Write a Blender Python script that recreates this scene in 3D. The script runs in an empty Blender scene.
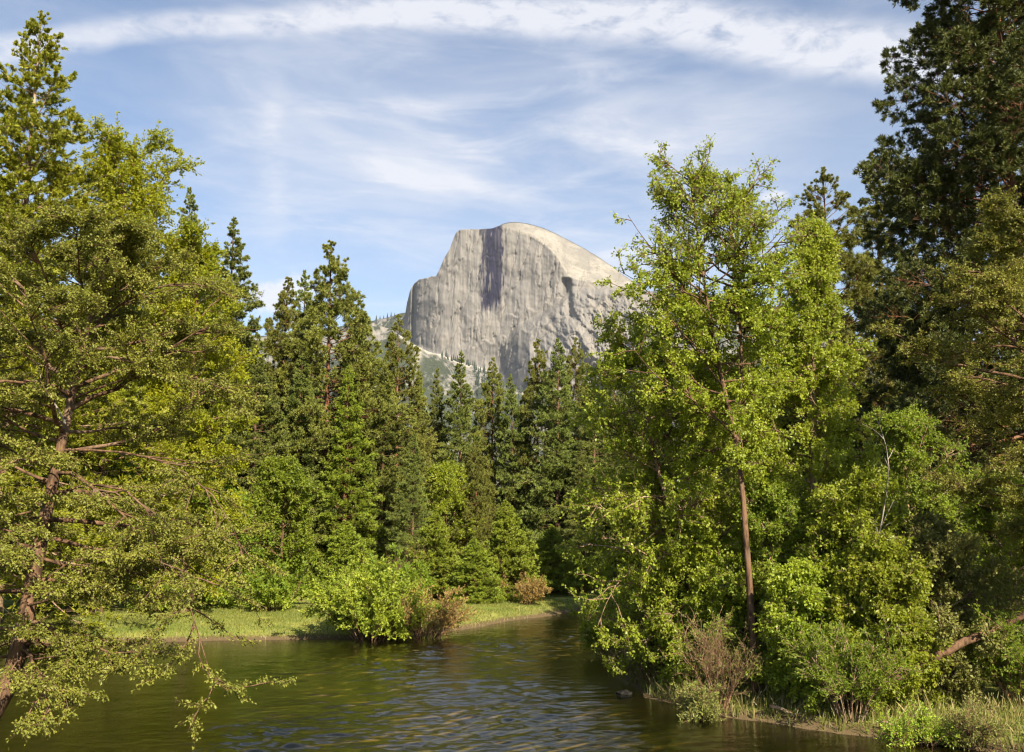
import bpy, math
import numpy as np
from mathutils import Vector

SC = bpy.context.scene
COL = SC.collection
PI = math.pi

# ------------------------------------------------------------------ camera
F_PX, CX, CY = 1000.0, 512.0, 376.0
PITCH = math.radians(9.3)
CAM_Z = 5.0
cam_d = bpy.data.cameras.new('camera')
cam = bpy.data.objects.new('camera', cam_d)
COL.objects.link(cam)
cam.location = (0, 0, CAM_Z)
cam.rotation_euler = (PI / 2 + PITCH, 0, 0)
cam_d.sensor_width = 36.0
cam_d.lens = 36.0 * F_PX / 1024.0
cam_d.clip_start = 0.1
cam_d.clip_end = 40000
SC.camera = cam


def ray(px, py):
    """World direction through a pixel of the photograph (used to read off azimuths and heights)."""
    px = np.asarray(px, float); py = np.asarray(py, float)
    x = (px - CX) / F_PX; y = (CY - py) / F_PX
    c, s = math.cos(PITCH), math.sin(PITCH)
    return np.stack([x + 0 * y, c - s * y + 0 * x, s + c * y + 0 * x], -1)


def at(px, py, Y):
    d = ray(px, py)
    k = np.asarray(Y, float) / d[..., 1]
    return d * k[..., None] + np.array([0, 0, CAM_Z])


# ------------------------------------------------------------------ sun, sky, exposure
SUN_EL, SUN_AZ = math.radians(36), math.radians(153)      # azimuth from +Y towards +X
sun_dir = Vector((math.sin(SUN_AZ) * math.cos(SUN_EL), math.cos(SUN_AZ) * math.cos(SUN_EL), math.sin(SUN_EL)))
sl = bpy.data.lights.new('sun', 'SUN')
sl.energy = 5.0
sl.angle = math.radians(0.5)
sl.color = (1.0, 0.90, 0.73)
so = bpy.data.objects.new('sun', sl)
COL.objects.link(so)
so.rotation_euler = sun_dir.to_track_quat('Z', 'Y').to_euler()

vs = SC.view_settings
vs.view_transform = 'Standard'
vs.look = 'None'
vs.gamma = 1.0
vs.use_curve_mapping = False
vs.exposure = 1.4


class NT:
    """Small node-tree writer."""
    def __init__(s, tree):
        s.t = tree; s.n = tree.nodes; s.l = tree.links

    def new(s, typ, **kw):
        n = s.n.new(typ)
        for k, v in kw.items():
            setattr(n, k, v)
        return n

    def put(s, sock, v):
        if hasattr(v, 'is_output'):
            s.l.new(v, sock)
        else:
            sock.default_value = v

    def m(s, op, a, b=0.0, c=None, clamp=False):
        n = s.new('ShaderNodeMath', operation=op, use_clamp=clamp)
        s.put(n.inputs[0], a); s.put(n.inputs[1], b)
        if c is not None:
            s.put(n.inputs[2], c)
        return n.outputs[0]

    def noise(s, vec, scale, detail=3, rough=0.55, dist=0.0):
        n = s.new('ShaderNodeTexNoise')
        if vec is not None:
            s.l.new(vec, n.inputs['Vector'])
        n.inputs['Scale'].default_value = scale
        n.inputs['Detail'].default_value = detail
        n.inputs['Roughness'].default_value = rough
        n.inputs['Distortion'].default_value = dist
        return n.outputs['Fac']

    def mapping(s, vec, scale=(1, 1, 1), rot=(0, 0, 0), loc=(0, 0, 0)):
        n = s.new('ShaderNodeMapping')
        s.l.new(vec, n.inputs[0])
        n.inputs['Location'].default_value = loc
        n.inputs['Rotation'].default_value = rot
        n.inputs['Scale'].default_value = scale
        return n.outputs[0]

    def smooth(s, v, lo, hi):
        n = s.new('ShaderNodeMapRange', interpolation_type='SMOOTHSTEP')
        s.put(n.inputs[0], v); s.put(n.inputs[1], lo); s.put(n.inputs[2], hi)
        return n.outputs[0]

    def mix(s, fac, a, b):
        n = s.new('ShaderNodeMix', data_type='RGBA')
        s.put(n.inputs[0], fac)
        for sock, v in ((n.inputs[6], a), (n.inputs[7], b)):
            if isinstance(v, tuple) and len(v) == 3:
                v = (*v, 1)
            s.put(sock, v)
        return n.outputs[2]

    def coords(s, which='Object'):
        return s.new('ShaderNodeTexCoord').outputs[which]

    def bump(s, h, strength=0.5, dist=0.1):
        n = s.new('ShaderNodeBump')
        s.l.new(h, n.inputs['Height'])
        s.put(n.inputs['Strength'], strength)
        n.inputs['Distance'].default_value = dist
        return n.outputs[0]


# world: Nishita sky with high cirrus, a broad band of contrail cloud and two small cumulus
world = bpy.data.worlds.new('World')
SC.world = world
world.use_nodes = True
w = NT(world.node_tree)
w.n.clear()
sky = w.new('ShaderNodeTexSky', sky_type='NISHITA')
sky.sun_disc = False
sky.sun_elevation = SUN_EL
sky.sun_rotation = SUN_AZ
sky.altitude = 1200
sky.air_density = 1.0
sky.dust_density = 0.6
sky.ozone_density = 1.0
d = w.coords('Generated')
sep = w.new('ShaderNodeSeparateXYZ'); w.l.new(d, sep.inputs[0])
X, Y, Z = sep.outputs
az = w.m('ARCTAN2', X, Y)
el = w.m('ARCSINE', Z)
comb = w.new('ShaderNodeCombineXYZ'); w.l.new(az, comb.inputs[0]); w.l.new(el, comb.inputs[1])
ae = comb.outputs[0]


def azel(px, py):
    r = ray(px, py); r = r / np.linalg.norm(r)
    return math.atan2(r[0], r[1]), math.asin(r[2])


band = [(-60, 55), (60, 40), (150, 29), (250, 21), (400, 11), (500, 14), (600, 19), (700, 26), (800, 42), (900, 56), (980, 66)]
fc = w.new('ShaderNodeFloatCurve')
cv = fc.mapping.curves[0]
pts = [azel(*b) for b in band]
for i, (a, e) in enumerate(pts):
    p = ((a + 1) / 2, e)
    if i < 2:
        cv.points[i].location = p
    else:
        cv.points.new(*p)
fc.mapping.update()
w.put(fc.inputs['Value'], w.m('MULTIPLY_ADD', az, 0.5, 0.5))
wob = w.noise(w.mapping(ae, (5, 5, 1)), 1.0, 4, 0.6)
de = w.m('SUBTRACT', el, fc.outputs[0])
de = w.m('ADD', de, w.m('MULTIPLY_ADD', wob, 0.030, -0.015))
width = w.m('MULTIPLY_ADD', w.smooth(az, -0.40, 0.36), 0.016, 0.015)
prof = w.smooth(w.m('DIVIDE', w.m('ABSOLUTE', de), width), 1.25, 0.25)
fine = w.noise(w.mapping(ae, (26, 60, 1), (0, 0, 0.25)), 1.0, 5, 0.62, 0.4)
bandm = w.m('MULTIPLY', prof, w.smooth(fine, 0.10, 0.66))
bandm = w.m('MULTIPLY', bandm, w.m('MULTIPLY_ADD', w.smooth(az, -0.42, 0.1), 0.27, 0.62))
# cirrus veil
warp = w.mapping(ae, (2.6, 7.5, 1), (0, 0, 0.22), (1.3, 0.2, 0))
veil = w.noise(warp, 1.0, 6, 0.55, 0.5)
streak = w.noise(w.mapping(ae, (7, 30, 1), (0, 0, 0.30)), 1.0, 5, 0.65, 0.6)
centre = w.m('MULTIPLY', w.smooth(w.m('ABSOLUTE', w.m('ADD', az, 0.03)), 0.40, 0.05),
             w.smooth(w.m('ABSOLUTE', w.m('SUBTRACT', el, 0.36)), 0.20, 0.03))
vm = w.m('ADD', w.smooth(veil, 0.36, 0.74), w.m('MULTIPLY', w.smooth(streak, 0.40, 0.75), 0.45))
vm = w.m('ADD', w.m('MULTIPLY', vm, w.m('MULTIPLY_ADD', centre, 0.72, 0.20)), w.m('MULTIPLY_ADD', centre, 0.15, 0.02))
# an old vertical contrail, dissolving
a0, _ = azel(272, 150)
vt = w.smooth(w.m('ABSOLUTE', w.m('ADD', w.m('SUBTRACT', az, a0), w.m('MULTIPLY_ADD', wob, 0.05, -0.025))), 0.022, 0.0)
vt = w.m('MULTIPLY', vt, w.smooth(w.m('ABSOLUTE', w.m('SUBTRACT', el, 0.36)), 0.11, 0.04))
vt = w.m('MULTIPLY', vt, w.m('MULTIPLY', w.smooth(fine, 0.25, 0.7), 0.26))
mask = w.m('ADD', w.m('ADD', bandm, vm), vt)
# cumulus puffs
puffn = w.noise(w.mapping(ae, (60, 75, 1)), 1.0, 4, 0.6)
for (px, py, rx, ry) in ((270, 299, 0.026, 0.018), (296, 291, 0.024, 0.017), (776, 196, 0.016, 0.006)):
    a, e = azel(px, py)
    q = w.m('ADD', w.m('POWER', w.m('DIVIDE', w.m('SUBTRACT', az, a), rx), 2.0),
            w.m('POWER', w.m('DIVIDE', w.m('SUBTRACT', el, e), ry), 2.0))
    q = w.m('ADD', w.m('SUBTRACT', 1.0, q), w.m('MULTIPLY_ADD', puffn, 2.0, -1.0))
    mask = w.m('ADD', mask, w.m('MULTIPLY', w.smooth(q, -0.2, 1.3), 0.95))
mask = w.m('MINIMUM', mask, 0.88)
bg1 = w.new('ShaderNodeBackground'); w.l.new(sky.outputs[0], bg1.inputs[0]); bg1.inputs[1].default_value = 0.066
bg2 = w.new('ShaderNodeBackground'); bg2.inputs[0].default_value = (0.93, 0.94, 1.0, 1); bg2.inputs[1].default_value = 0.37
mx = w.new('ShaderNodeMixShader'); w.l.new(mask, mx.inputs[0]); w.l.new(bg1.outputs[0], mx.inputs[1]); w.l.new(bg2.outputs[0], mx.inputs[2])
ow = w.new('ShaderNodeOutputWorld'); w.l.new(mx.outputs[0], ow.inputs[0])

cy = SC.cycles
cy.max_bounces = 8
cy.diffuse_bounces = 3
cy.glossy_bounces = 3
cy.transmission_bounces = 4
cy.transparent_max_bounces = 6
cy.volume_bounces = 0
cy.sample_clamp_indirect = 4.0
cy.use_denoising = True
cy.pixel_filter_type = 'BLACKMAN_HARRIS'
cy.filter_width = 1.25
cy.use_adaptive_sampling = True
cy.adaptive_threshold = 0.01
cy.caustics_reflective = False
cy.caustics_refractive = False


# ------------------------------------------------------------------ numpy mesh helpers
def unit(v):
    return v / np.maximum(np.linalg.norm(v, axis=-1, keepdims=True), 1e-9)


def vnoise(x, y, seed=0):
    x = np.asarray(x, float); y = np.asarray(y, float)
    xi = np.floor(x).astype(np.int64); yi = np.floor(y).astype(np.int64)
    fx = x - xi; fy = y - yi
    fx = fx * fx * (3 - 2 * fx); fy = fy * fy * (3 - 2 * fy)

    def h(a, b):
        n = (a * 374761393 + b * 668265263 + seed * 1442695041) & 0xffffffff
        n = ((n ^ (n >> 13)) * 1274126177) & 0xffffffff
        return ((n ^ (n >> 16)) & 0xffff) / 65535.0
    return (h(xi, yi) * (1 - fx) + h(xi + 1, yi) * fx) * (1 - fy) + (h(xi, yi + 1) * (1 - fx) + h(xi + 1, yi + 1) * fx) * fy


def fbm(x, y, oct=5, seed=0, gain=0.5):
    s = 0; a = 1; t = 0
    for o in range(oct):
        s = s + a * (vnoise(x * 2 ** o, y * 2 ** o, seed + o) - 0.5); t += a; a *= gain
    return s / t


def mesh_np(name, verts, faces, mats, parent=None, smooth=False, mat_idx=None, loc=None):
    """faces: (M,3) or (M,4) int array -> one mesh object."""
    verts = np.ascontiguousarray(verts, np.float32).reshape(-1, 3)
    faces = np.ascontiguousarray(faces, np.int32)
    k = faces.shape[1]
    me = bpy.data.meshes.new(name)
    me.vertices.add(len(verts)); me.vertices.foreach_set('co', verts.ravel())
    me.loops.add(faces.size); me.loops.foreach_set('vertex_index', faces.ravel())
    me.polygons.add(len(faces))
    me.polygons.foreach_set('loop_start', np.arange(0, faces.size, k, dtype=np.int32))
    me.polygons.foreach_set('loop_total', np.full(len(faces), k, np.int32))
    me.polygons.foreach_set('use_smooth', np.full(len(faces), smooth, bool))
    for mt in (mats if isinstance(mats, (list, tuple)) else [mats]):
        me.materials.append(mt)
    if mat_idx is not None:
        me.polygons.foreach_set('material_index', np.ascontiguousarray(mat_idx, np.int32))
    me.update(calc_edges=True)
    o = bpy.data.objects.new(name, me)
    COL.objects.link(o)
    if parent is not None:
        o.parent = parent
    if loc is not None:
        o.location = loc
    return o


def tag(o, label=None, cat=None, group=None, kind=None):
    for k, v in (('label', label), ('category', cat), ('group', group), ('kind', kind)):
        if v:
            o[k] = v
    return o


def root(name, label, cat, loc, group=None, rz=0.0):
    o = bpy.data.objects.new(name, None)
    COL.objects.link(o)
    o.empty_display_size = 0.3
    o.location = loc
    o.rotation_euler = (0, 0, rz)
    return tag(o, label, cat, group)


def copy_tree(o, label=None):
    c = o.copy(); COL.objects.link(c)
    for ch in list(o.children):
        k = ch.copy(); COL.objects.link(k); k.parent = c
    if label:
        c['label'] = label
    return c


def curves(rng, p0, d0, L, n, wander=0.15, gz=0.0, curl=None):
    """N polylines grown from p0 along d0 with random wander and a pull in z -> (N,n+1,3)."""
    N = len(p0)
    P = np.empty((N, n + 1, 3)); P[:, 0] = p0
    d = unit(d0.copy()); st = (np.asarray(L) / n)[:, None]
    g = np.broadcast_to(np.asarray(gz, float), (N,))
    for i in range(n):
        P[:, i + 1] = P[:, i] + d * st
        d = d + rng.normal(0, wander, (N, 3))
        d[:, 2] += g
        d = unit(d)
    return P


def sample(P, idx, t):
    """Position and tangent on polylines P[idx] at parameter t in 0..1."""
    n = P.shape[1] - 1
    f = np.clip(t, 0, 0.9999) * n
    i = f.astype(int); fr = (f - i)[:, None]
    a = P[idx, i]; b = P[idx, i + 1]
    return a + (b - a) * fr, unit(b - a)


def perp(rng, tan, flat=0.0):
    """Random unit vector perpendicular to tan; flat=1 keeps it horizontal."""
    r = rng.normal(0, 1, tan.shape)
    h = np.cross(tan, np.array([0, 0, 1.0])) * np.sign(rng.uniform(-1, 1, (len(tan), 1)))
    h = unit(h + 1e-6)
    r = unit(r - (r * tan).sum(-1, keepdims=True) * tan)
    v = unit(r * (1 - flat) + h * flat)
    return unit(v - (v * tan).sum(-1, keepdims=True) * tan)


def children(rng, P, idx, t, ang, L, n, flat=0.0, wander=0.15, gz=0.0):
    p, tan = sample(P, idx, t)
    s = perp(rng, tan, flat)
    a = np.broadcast_to(np.asarray(ang, float), (len(idx),))[:, None]
    return curves(rng, p, tan * np.cos(a) + s * np.sin(a), L, n, wander, gz)


class Tubes:
    def __init__(s):
        s.v = []; s.f = []; s.n = 0

    def add(s, P, r0, r1, sides=4, power=1.0, flare=0.0):
        N, m, _ = P.shape
        r0 = np.broadcast_to(np.asarray(r0, float), (N,)); r1 = np.broadcast_to(np.asarray(r1, float), (N,))
        t = np.linspace(0, 1, m) ** power
        R = r0[:, None] * (1 - t) + r1[:, None] * t
        if flare:
            R = R * (1 + flare * np.exp(-np.linspace(0, 1, m) * 28))
        T = np.empty_like(P)
        T[:, 1:-1] = P[:, 2:] - P[:, :-2]; T[:, 0] = P[:, 1] - P[:, 0]; T[:, -1] = P[:, -1] - P[:, -2]
        T = unit(T)
        ref = np.where(np.abs(T[:, :1, 2:3]) < 0.8, np.array([0, 0, 1.0]), np.array([1.0, 0, 0]))
        U = unit(np.cross(T, np.broadcast_to(ref, T.shape))); V = np.cross(T, U)
        a = np.arange(sides) * 2 * PI / sides
        ring = P[:, :, None] + R[:, :, None, None] * (U[:, :, None] * np.cos(a)[:, None] + V[:, :, None] * np.sin(a)[:, None])
        s.v.append(ring.reshape(-1, 3))
        base = s.n + (np.arange(N) * m * sides)[:, None, None] + (np.arange(m - 1) * sides)[None, :, None]
        j = np.arange(sides)[None, None]; j2 = (j + 1) % sides
        q = np.stack([base + j, base + j2, base + j2 + sides, base + j + sides], -1)
        s.f.append(q.reshape(-1, 4))
        s.n += N * m * sides
        return s

    def build(s, name, mat, parent=None):
        return mesh_np(name, np.concatenate(s.v), np.concatenate(s.f), mat, parent, smooth=True)


def leaf_quads(rng, p, dirs, nrm, size, aspect=0.62, var=0.3):
    """Pointed, slightly folded leaves as single quads."""
    N = len(p)
    l = size * (1 + rng.uniform(-var, var, (N, 1)))
    dirs = unit(dirs)
    s = unit(np.cross(dirs, nrm)); n = np.cross(s, dirs)
    mid = p + dirs * l * 0.5 + n * l * 0.10
    hw = l * aspect * 0.5
    v = np.stack([p, mid + s * hw, p + dirs * l - n * l * 0.05, mid - s * hw], 1)
    return v.reshape(-1, 3), np.arange(N * 4).reshape(N, 4)


def needle_tris(rng, p, dirs, k, length, width, spread=0.9):
    """k thin needles (or needle bundles) fanning out of each tuft point."""
    N = len(p)
    dd = np.repeat(unit(dirs), k, 0)
    pp = np.repeat(p, k, 0)
    dd = unit(dd + rng.normal(0, spread, dd.shape))
    l = (np.repeat(length, k, 0) if np.ndim(length) else length) * rng.uniform(0.6, 1.15, (N * k, 1))
    s = unit(np.cross(dd, rng.normal(0, 1, dd.shape))) * (width * 0.5)
    v = np.stack([pp - s * 0.6, pp + s * 0.6, pp + dd * l * 0.55 + s, pp + dd * l], 1)
    v[:, 0] = pp - s * 0.5; v[:, 1] = pp + dd * l * 0.5 + s; v[:, 2] = pp + dd * l; v[:, 3] = pp + dd * l * 0.5 - s
    return v.reshape(-1, 3), np.arange(N * k * 4).reshape(-1, 4)


# ------------------------------------------------------------------ materials
def base_mat(name):
    m = bpy.data.materials.new(name); m.use_nodes = True
    t = NT(m.node_tree); t.n.clear()
    out = t.new('ShaderNodeOutputMaterial')
    return m, t, out


def leaf_mat(name, c1, c2, trans=None, tf=0.35, rough=0.5, spec=0.3, clump=0.5):
    m, t, out = base_mat(name)
    g = t.new('ShaderNodeNewGeometry')
    oi = t.new('ShaderNodeObjectInfo')
    n = t.noise(t.coords('Object'), clump, 3, 0.6)
    f = t.m('ADD', t.m('MULTIPLY', g.outputs['Random Per Island'], 0.65), t.m('MULTIPLY_ADD', t.smooth(n, 0.3, 0.7), 0.5, -0.1), clamp=True)
    col = t.mix(f, c1, c2)
    hs = t.new('ShaderNodeHueSaturation'); t.l.new(col, hs.inputs['Color'])
    t.put(hs.inputs['Value'], t.m('MULTIPLY_ADD', oi.outputs['Random'], 0.3, 0.85))
    t.put(hs.inputs['Hue'], t.m('MULTIPLY_ADD', oi.outputs['Random'], 0.02, 0.49))
    col = hs.outputs[0]
    p = t.new('ShaderNodeBsdfPrincipled')
    t.l.new(col, p.inputs['Base Color'])
    p.inputs['Roughness'].default_value = rough
    p.inputs['Specular IOR Level'].default_value = spec
    tr = t.new('ShaderNodeBsdfTranslucent')
    gm = t.mix(0.55, col, trans or c2)
    t.l.new(gm, tr.inputs['Color'])
    mx = t.new('ShaderNodeMixShader'); mx.inputs[0].default_value = tf
    t.l.new(p.outputs[0], mx.inputs[1]); t.l.new(tr.outputs[0], mx.inputs[2])
    t.l.new(mx.outputs[0], out.inputs[0])
    return m


def bark_mat(name, c1, c2, c3, scale=6.0, stretch=0.25):
    m, t, out = base_mat(name)
    oc = t.coords('Object')
    v = t.mapping(oc, (1, 1, stretch))
    n = t.noise(v, scale, 5, 0.65, 0.4)
    n2 = t.noise(oc, 0.9, 3)
    col = t.mix(t.smooth(n, 0.35, 0.62), c1, c2)
    col = t.mix(t.m('MULTIPLY', t.smooth(n2, 0.5, 0.7), 0.6), col, c3)
    p = t.new('ShaderNodeBsdfPrincipled')
    t.l.new(col, p.inputs['Base Color']); p.inputs['Roughness'].default_value = 0.9
    p.inputs['Specular IOR Level'].default_value = 0.15
    t.l.new(t.bump(n, 0.8, 0.05), p.inputs['Normal'])
    t.l.new(p.outputs[0], out.inputs[0])
    return m


M = {}
M['leaf_olive'] = leaf_mat('leaf_olive', (0.131, 0.144, 0.020), (0.259, 0.252, 0.038), (0.328, 0.314, 0.032), 0.32, clump=0.8)
M['leaf_oak'] = leaf_mat('leaf_oak', (0.161, 0.227, 0.012), (0.391, 0.399, 0.018), (0.646, 0.617, 0.018), 0.48, clump=0.35)
M['leaf_cottonwood'] = leaf_mat('leaf_cottonwood', (0.158, 0.217, 0.017), (0.354, 0.392, 0.032), (0.502, 0.543, 0.028), 0.48, 0.42, 0.4, clump=0.6)
M['leaf_alder'] = leaf_mat('leaf_alder', (0.113, 0.185, 0.016), (0.269, 0.319, 0.028), (0.414, 0.470, 0.029), 0.48, clump=0.5)
M['leaf_willow'] = leaf_mat('leaf_willow', (0.186, 0.269, 0.028), (0.395, 0.466, 0.044), (0.538, 0.611, 0.040), 0.40, clump=0.7)
M['leaf_grey'] = leaf_mat('leaf_grey', (0.121, 0.133, 0.028), (0.244, 0.250, 0.055), (0.324, 0.312, 0.055), 0.3, clump=0.8)
M['leaf_rust'] = leaf_mat('leaf_rust', (0.235, 0.158, 0.042), (0.376, 0.260, 0.072), (0.408, 0.247, 0.060), 0.3, clump=0.8)
M['needle_cedar'] = leaf_mat('needle_cedar', (0.116, 0.141, 0.011), (0.314, 0.297, 0.021), (0.429, 0.416, 0.019), 0.28, clump=0.5)
M['needle_pine'] = leaf_mat('needle_pine', (0.109, 0.123, 0.021), (0.247, 0.244, 0.043), (0.267, 0.289, 0.043), 0.2, clump=0.4)
M['needle_fir'] = leaf_mat('needle_fir', (0.101, 0.127, 0.025), (0.225, 0.245, 0.047), (0.270, 0.305, 0.047), 0.18, clump=0.4)
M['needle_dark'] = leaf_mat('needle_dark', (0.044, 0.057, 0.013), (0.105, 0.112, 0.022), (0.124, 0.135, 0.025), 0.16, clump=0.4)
M['needle_young'] = leaf_mat('needle_young', (0.138, 0.190, 0.019), (0.305, 0.352, 0.034), (0.398, 0.439, 0.040), 0.22, clump=0.9)
M['needle_far'] = leaf_mat('needle_far', (0.022, 0.032, 0.020), (0.04, 0.05, 0.03), (0.05, 0.06, 0.02), 0.1)
M['grass'] = leaf_mat('grass_blade', (0.114, 0.145, 0.023), (0.229, 0.230, 0.054), (0.264, 0.272, 0.045), 0.4, clump=0.5)
M['dry_grass'] = leaf_mat('dry_grass', (0.2, 0.16, 0.06), (0.33, 0.26, 0.12), (0.33, 0.27, 0.1), 0.3, clump=0.5)
M['bark_red'] = bark_mat('bark_red', (0.06, 0.03, 0.018), (0.20, 0.09, 0.045), (0.17, 0.10, 0.06), 5)
M['bark_brown'] = bark_mat('bark_brown', (0.038, 0.022, 0.013), (0.158, 0.090, 0.050), (0.210, 0.144, 0.094), 7)
M['bark_pale'] = bark_mat('bark_pale', (0.10, 0.06, 0.035), (0.30, 0.20, 0.12), (0.42, 0.33, 0.23), 7)
M['bark_grey'] = bark_mat('bark_grey', (0.12, 0.10, 0.08), (0.36, 0.31, 0.25), (0.5, 0.46, 0.4), 9)
M['bark_twig'] = bark_mat('bark_twig', (0.10, 0.055, 0.03), (0.24, 0.14, 0.08), (0.3, 0.2, 0.12), 9)


# ------------------------------------------------------------------ terrain
RIVER = np.array([(-70, 46), (-45, 48), (-24, 50), (-9.6, 52.6), (-6, 52.2), (-3.3, 57), (0.5, 65), (4.6, 73), (15, 82), (60, 97), (190, 118),
                  (190, 96), (60, 78), (16, 60), (7, 52), (4.6, 47), (4.2, 40), (4.5, 33.5), (6.0, 29.5), (8.9, 27.6), (11.2, 25.2), (13.5, 22),
                  (14.5, 10), (14.5, -45), (-12, -45), (-12, 15), (-12.6, 22.5), (-15, 25.5), (-30, 29), (-70, 31)], float)


def river_sd(x, y):
    """Signed distance to the river's edge: negative inside the water."""
    x = np.asarray(x, float); y = np.asarray(y, float)
    best = np.full(x.shape, 1e9); inside = np.zeros(x.shape, bool)
    for i in range(len(RIVER)):
        ax, ay = RIVER[i]; bx, by = RIVER[(i + 1) % len(RIVER)]
        dx, dy = bx - ax, by - ay
        t = np.clip(((x - ax) * dx + (y - ay) * dy) / (dx * dx + dy * dy), 0, 1)
        best = np.minimum(best, np.hypot(x - ax - t * dx, y - ay - t * dy))
        cond = ((ay > y) != (by > y)) & (x < dx * (y - ay) / (dy if abs(dy) > 1e-9 else 1e-9) + ax)
        inside ^= cond
    return np.where(inside, -best, best)


def ground_z(x, y):
    x = np.asarray(x, float); y = np.asarray(y, float)
    sd = river_sd(x, y) + 1.1 * fbm(x * 0.35, y * 0.35, 3, 5)
    up = 0.55 * (1 - np.exp(-np.maximum(sd, 0) / 1.6)) + 0.012 * np.clip(sd, 0, 120)
    dn = -np.minimum(1.5, 0.22 * np.maximum(-sd, 0))
    return np.where(sd > 0, up, dn) + 0.12 * fbm(x * 0.6, y * 0.6, 4, 9) * np.clip(sd, 0, 1)


def axis(lo, hi, step, far_lo, far_hi, grow=1.22):
    a = list(np.arange(lo, hi + step, step))
    s = step
    while a[-1] < far_hi:
        s *= grow; a.append(a[-1] + s)
    s = step; b = [a[0]]
    while b[-1] > far_lo:
        s *= grow; b.append(b[-1] - s)
    return np.array(b[:0:-1] + a)


def build_ground():
    xs = axis(-34, 34, 0.5, -9000, 9000); ys = axis(8, 92, 0.5, -400, 14000)
    gx, gy = np.meshgrid(xs, ys, indexing='ij')
    z = ground_z(gx, gy)
    nx, ny = gx.shape
    v = np.stack([gx, gy, z], -1).reshape(-1, 3)
    i = (np.arange(nx - 1)[:, None] * ny + np.arange(ny - 1)[None]).ravel()
    f = np.stack([i, i + ny, i + ny + 1, i + 1], 1)
    m, t, out = base_mat('ground')
    oc = t.coords('Object')
    s = t.new('ShaderNodeSeparateXYZ'); t.l.new(oc, s.inputs[0])
    n1 = t.noise(oc, 0.35, 4, 0.6); n2 = t.noise(oc, 3.0, 4, 0.65); n3 = t.noise(oc, 22.0, 3, 0.6)
    grass = t.mix(t.smooth(n1, 0.3, 0.7), (0.11, 0.15, 0.022), (0.25, 0.25, 0.055))
    grass = t.mix(t.m('MULTIPLY', t.smooth(n2, 0.45, 0.75), 0.5), grass, (0.24, 0.2, 0.075))
    litter = t.mix(n2, (0.055, 0.04, 0.022), (0.14, 0.10, 0.055))
    edge = t.m('ADD', s.outputs[2], t.m('MULTIPLY_ADD', n2, 0.3, -0.15))
    # needle litter under the trees: away from the meadow strip along the far bank
    wood = t.smooth(t.m('ADD', s.outputs[2], t.m('MULTIPLY_ADD', n1, 0.5, -0.25)), 0.78, 0.95)
    soil = t.mix(n3, (0.06, 0.042, 0.022), (0.17, 0.12, 0.06))
    bed = t.mix(t.smooth(n1, 0.40, 0.62), (0.085, 0.085, 0.028), (0.25, 0.18, 0.07))
    bed = t.mix(t.m('MULTIPLY', t.smooth(n2, 0.5, 0.7), 0.5), bed, (0.30, 0.20, 0.08))
    shallow = t.smooth(s.outputs[2], -0.75, -0.05)
    bed = t.mix(t.m('MULTIPLY', shallow, 0.7), bed, (0.34, 0.23, 0.09))
    col = t.mix(wood, grass, litter)
    col = t.mix(t.smooth(edge, 0.24, 0.12), col, soil)
    col = t.mix(t.smooth(s.outputs[2], 0.01, -0.05), col, bed)
    p = t.new('ShaderNodeBsdfPrincipled'); t.l.new(col, p.inputs['Base Color']); p.inputs['Roughness'].default_value = 0.95
    p.inputs['Specular IOR Level'].default_value = 0.1
    t.l.new(t.bump(t.m('ADD', n2, n3), 0.6, 0.06), p.inputs['Normal'])
    t.l.new(p.outputs[0], out.inputs[0])
    tag(mesh_np('ground', v, f, m, smooth=True), kind='structure')


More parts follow.
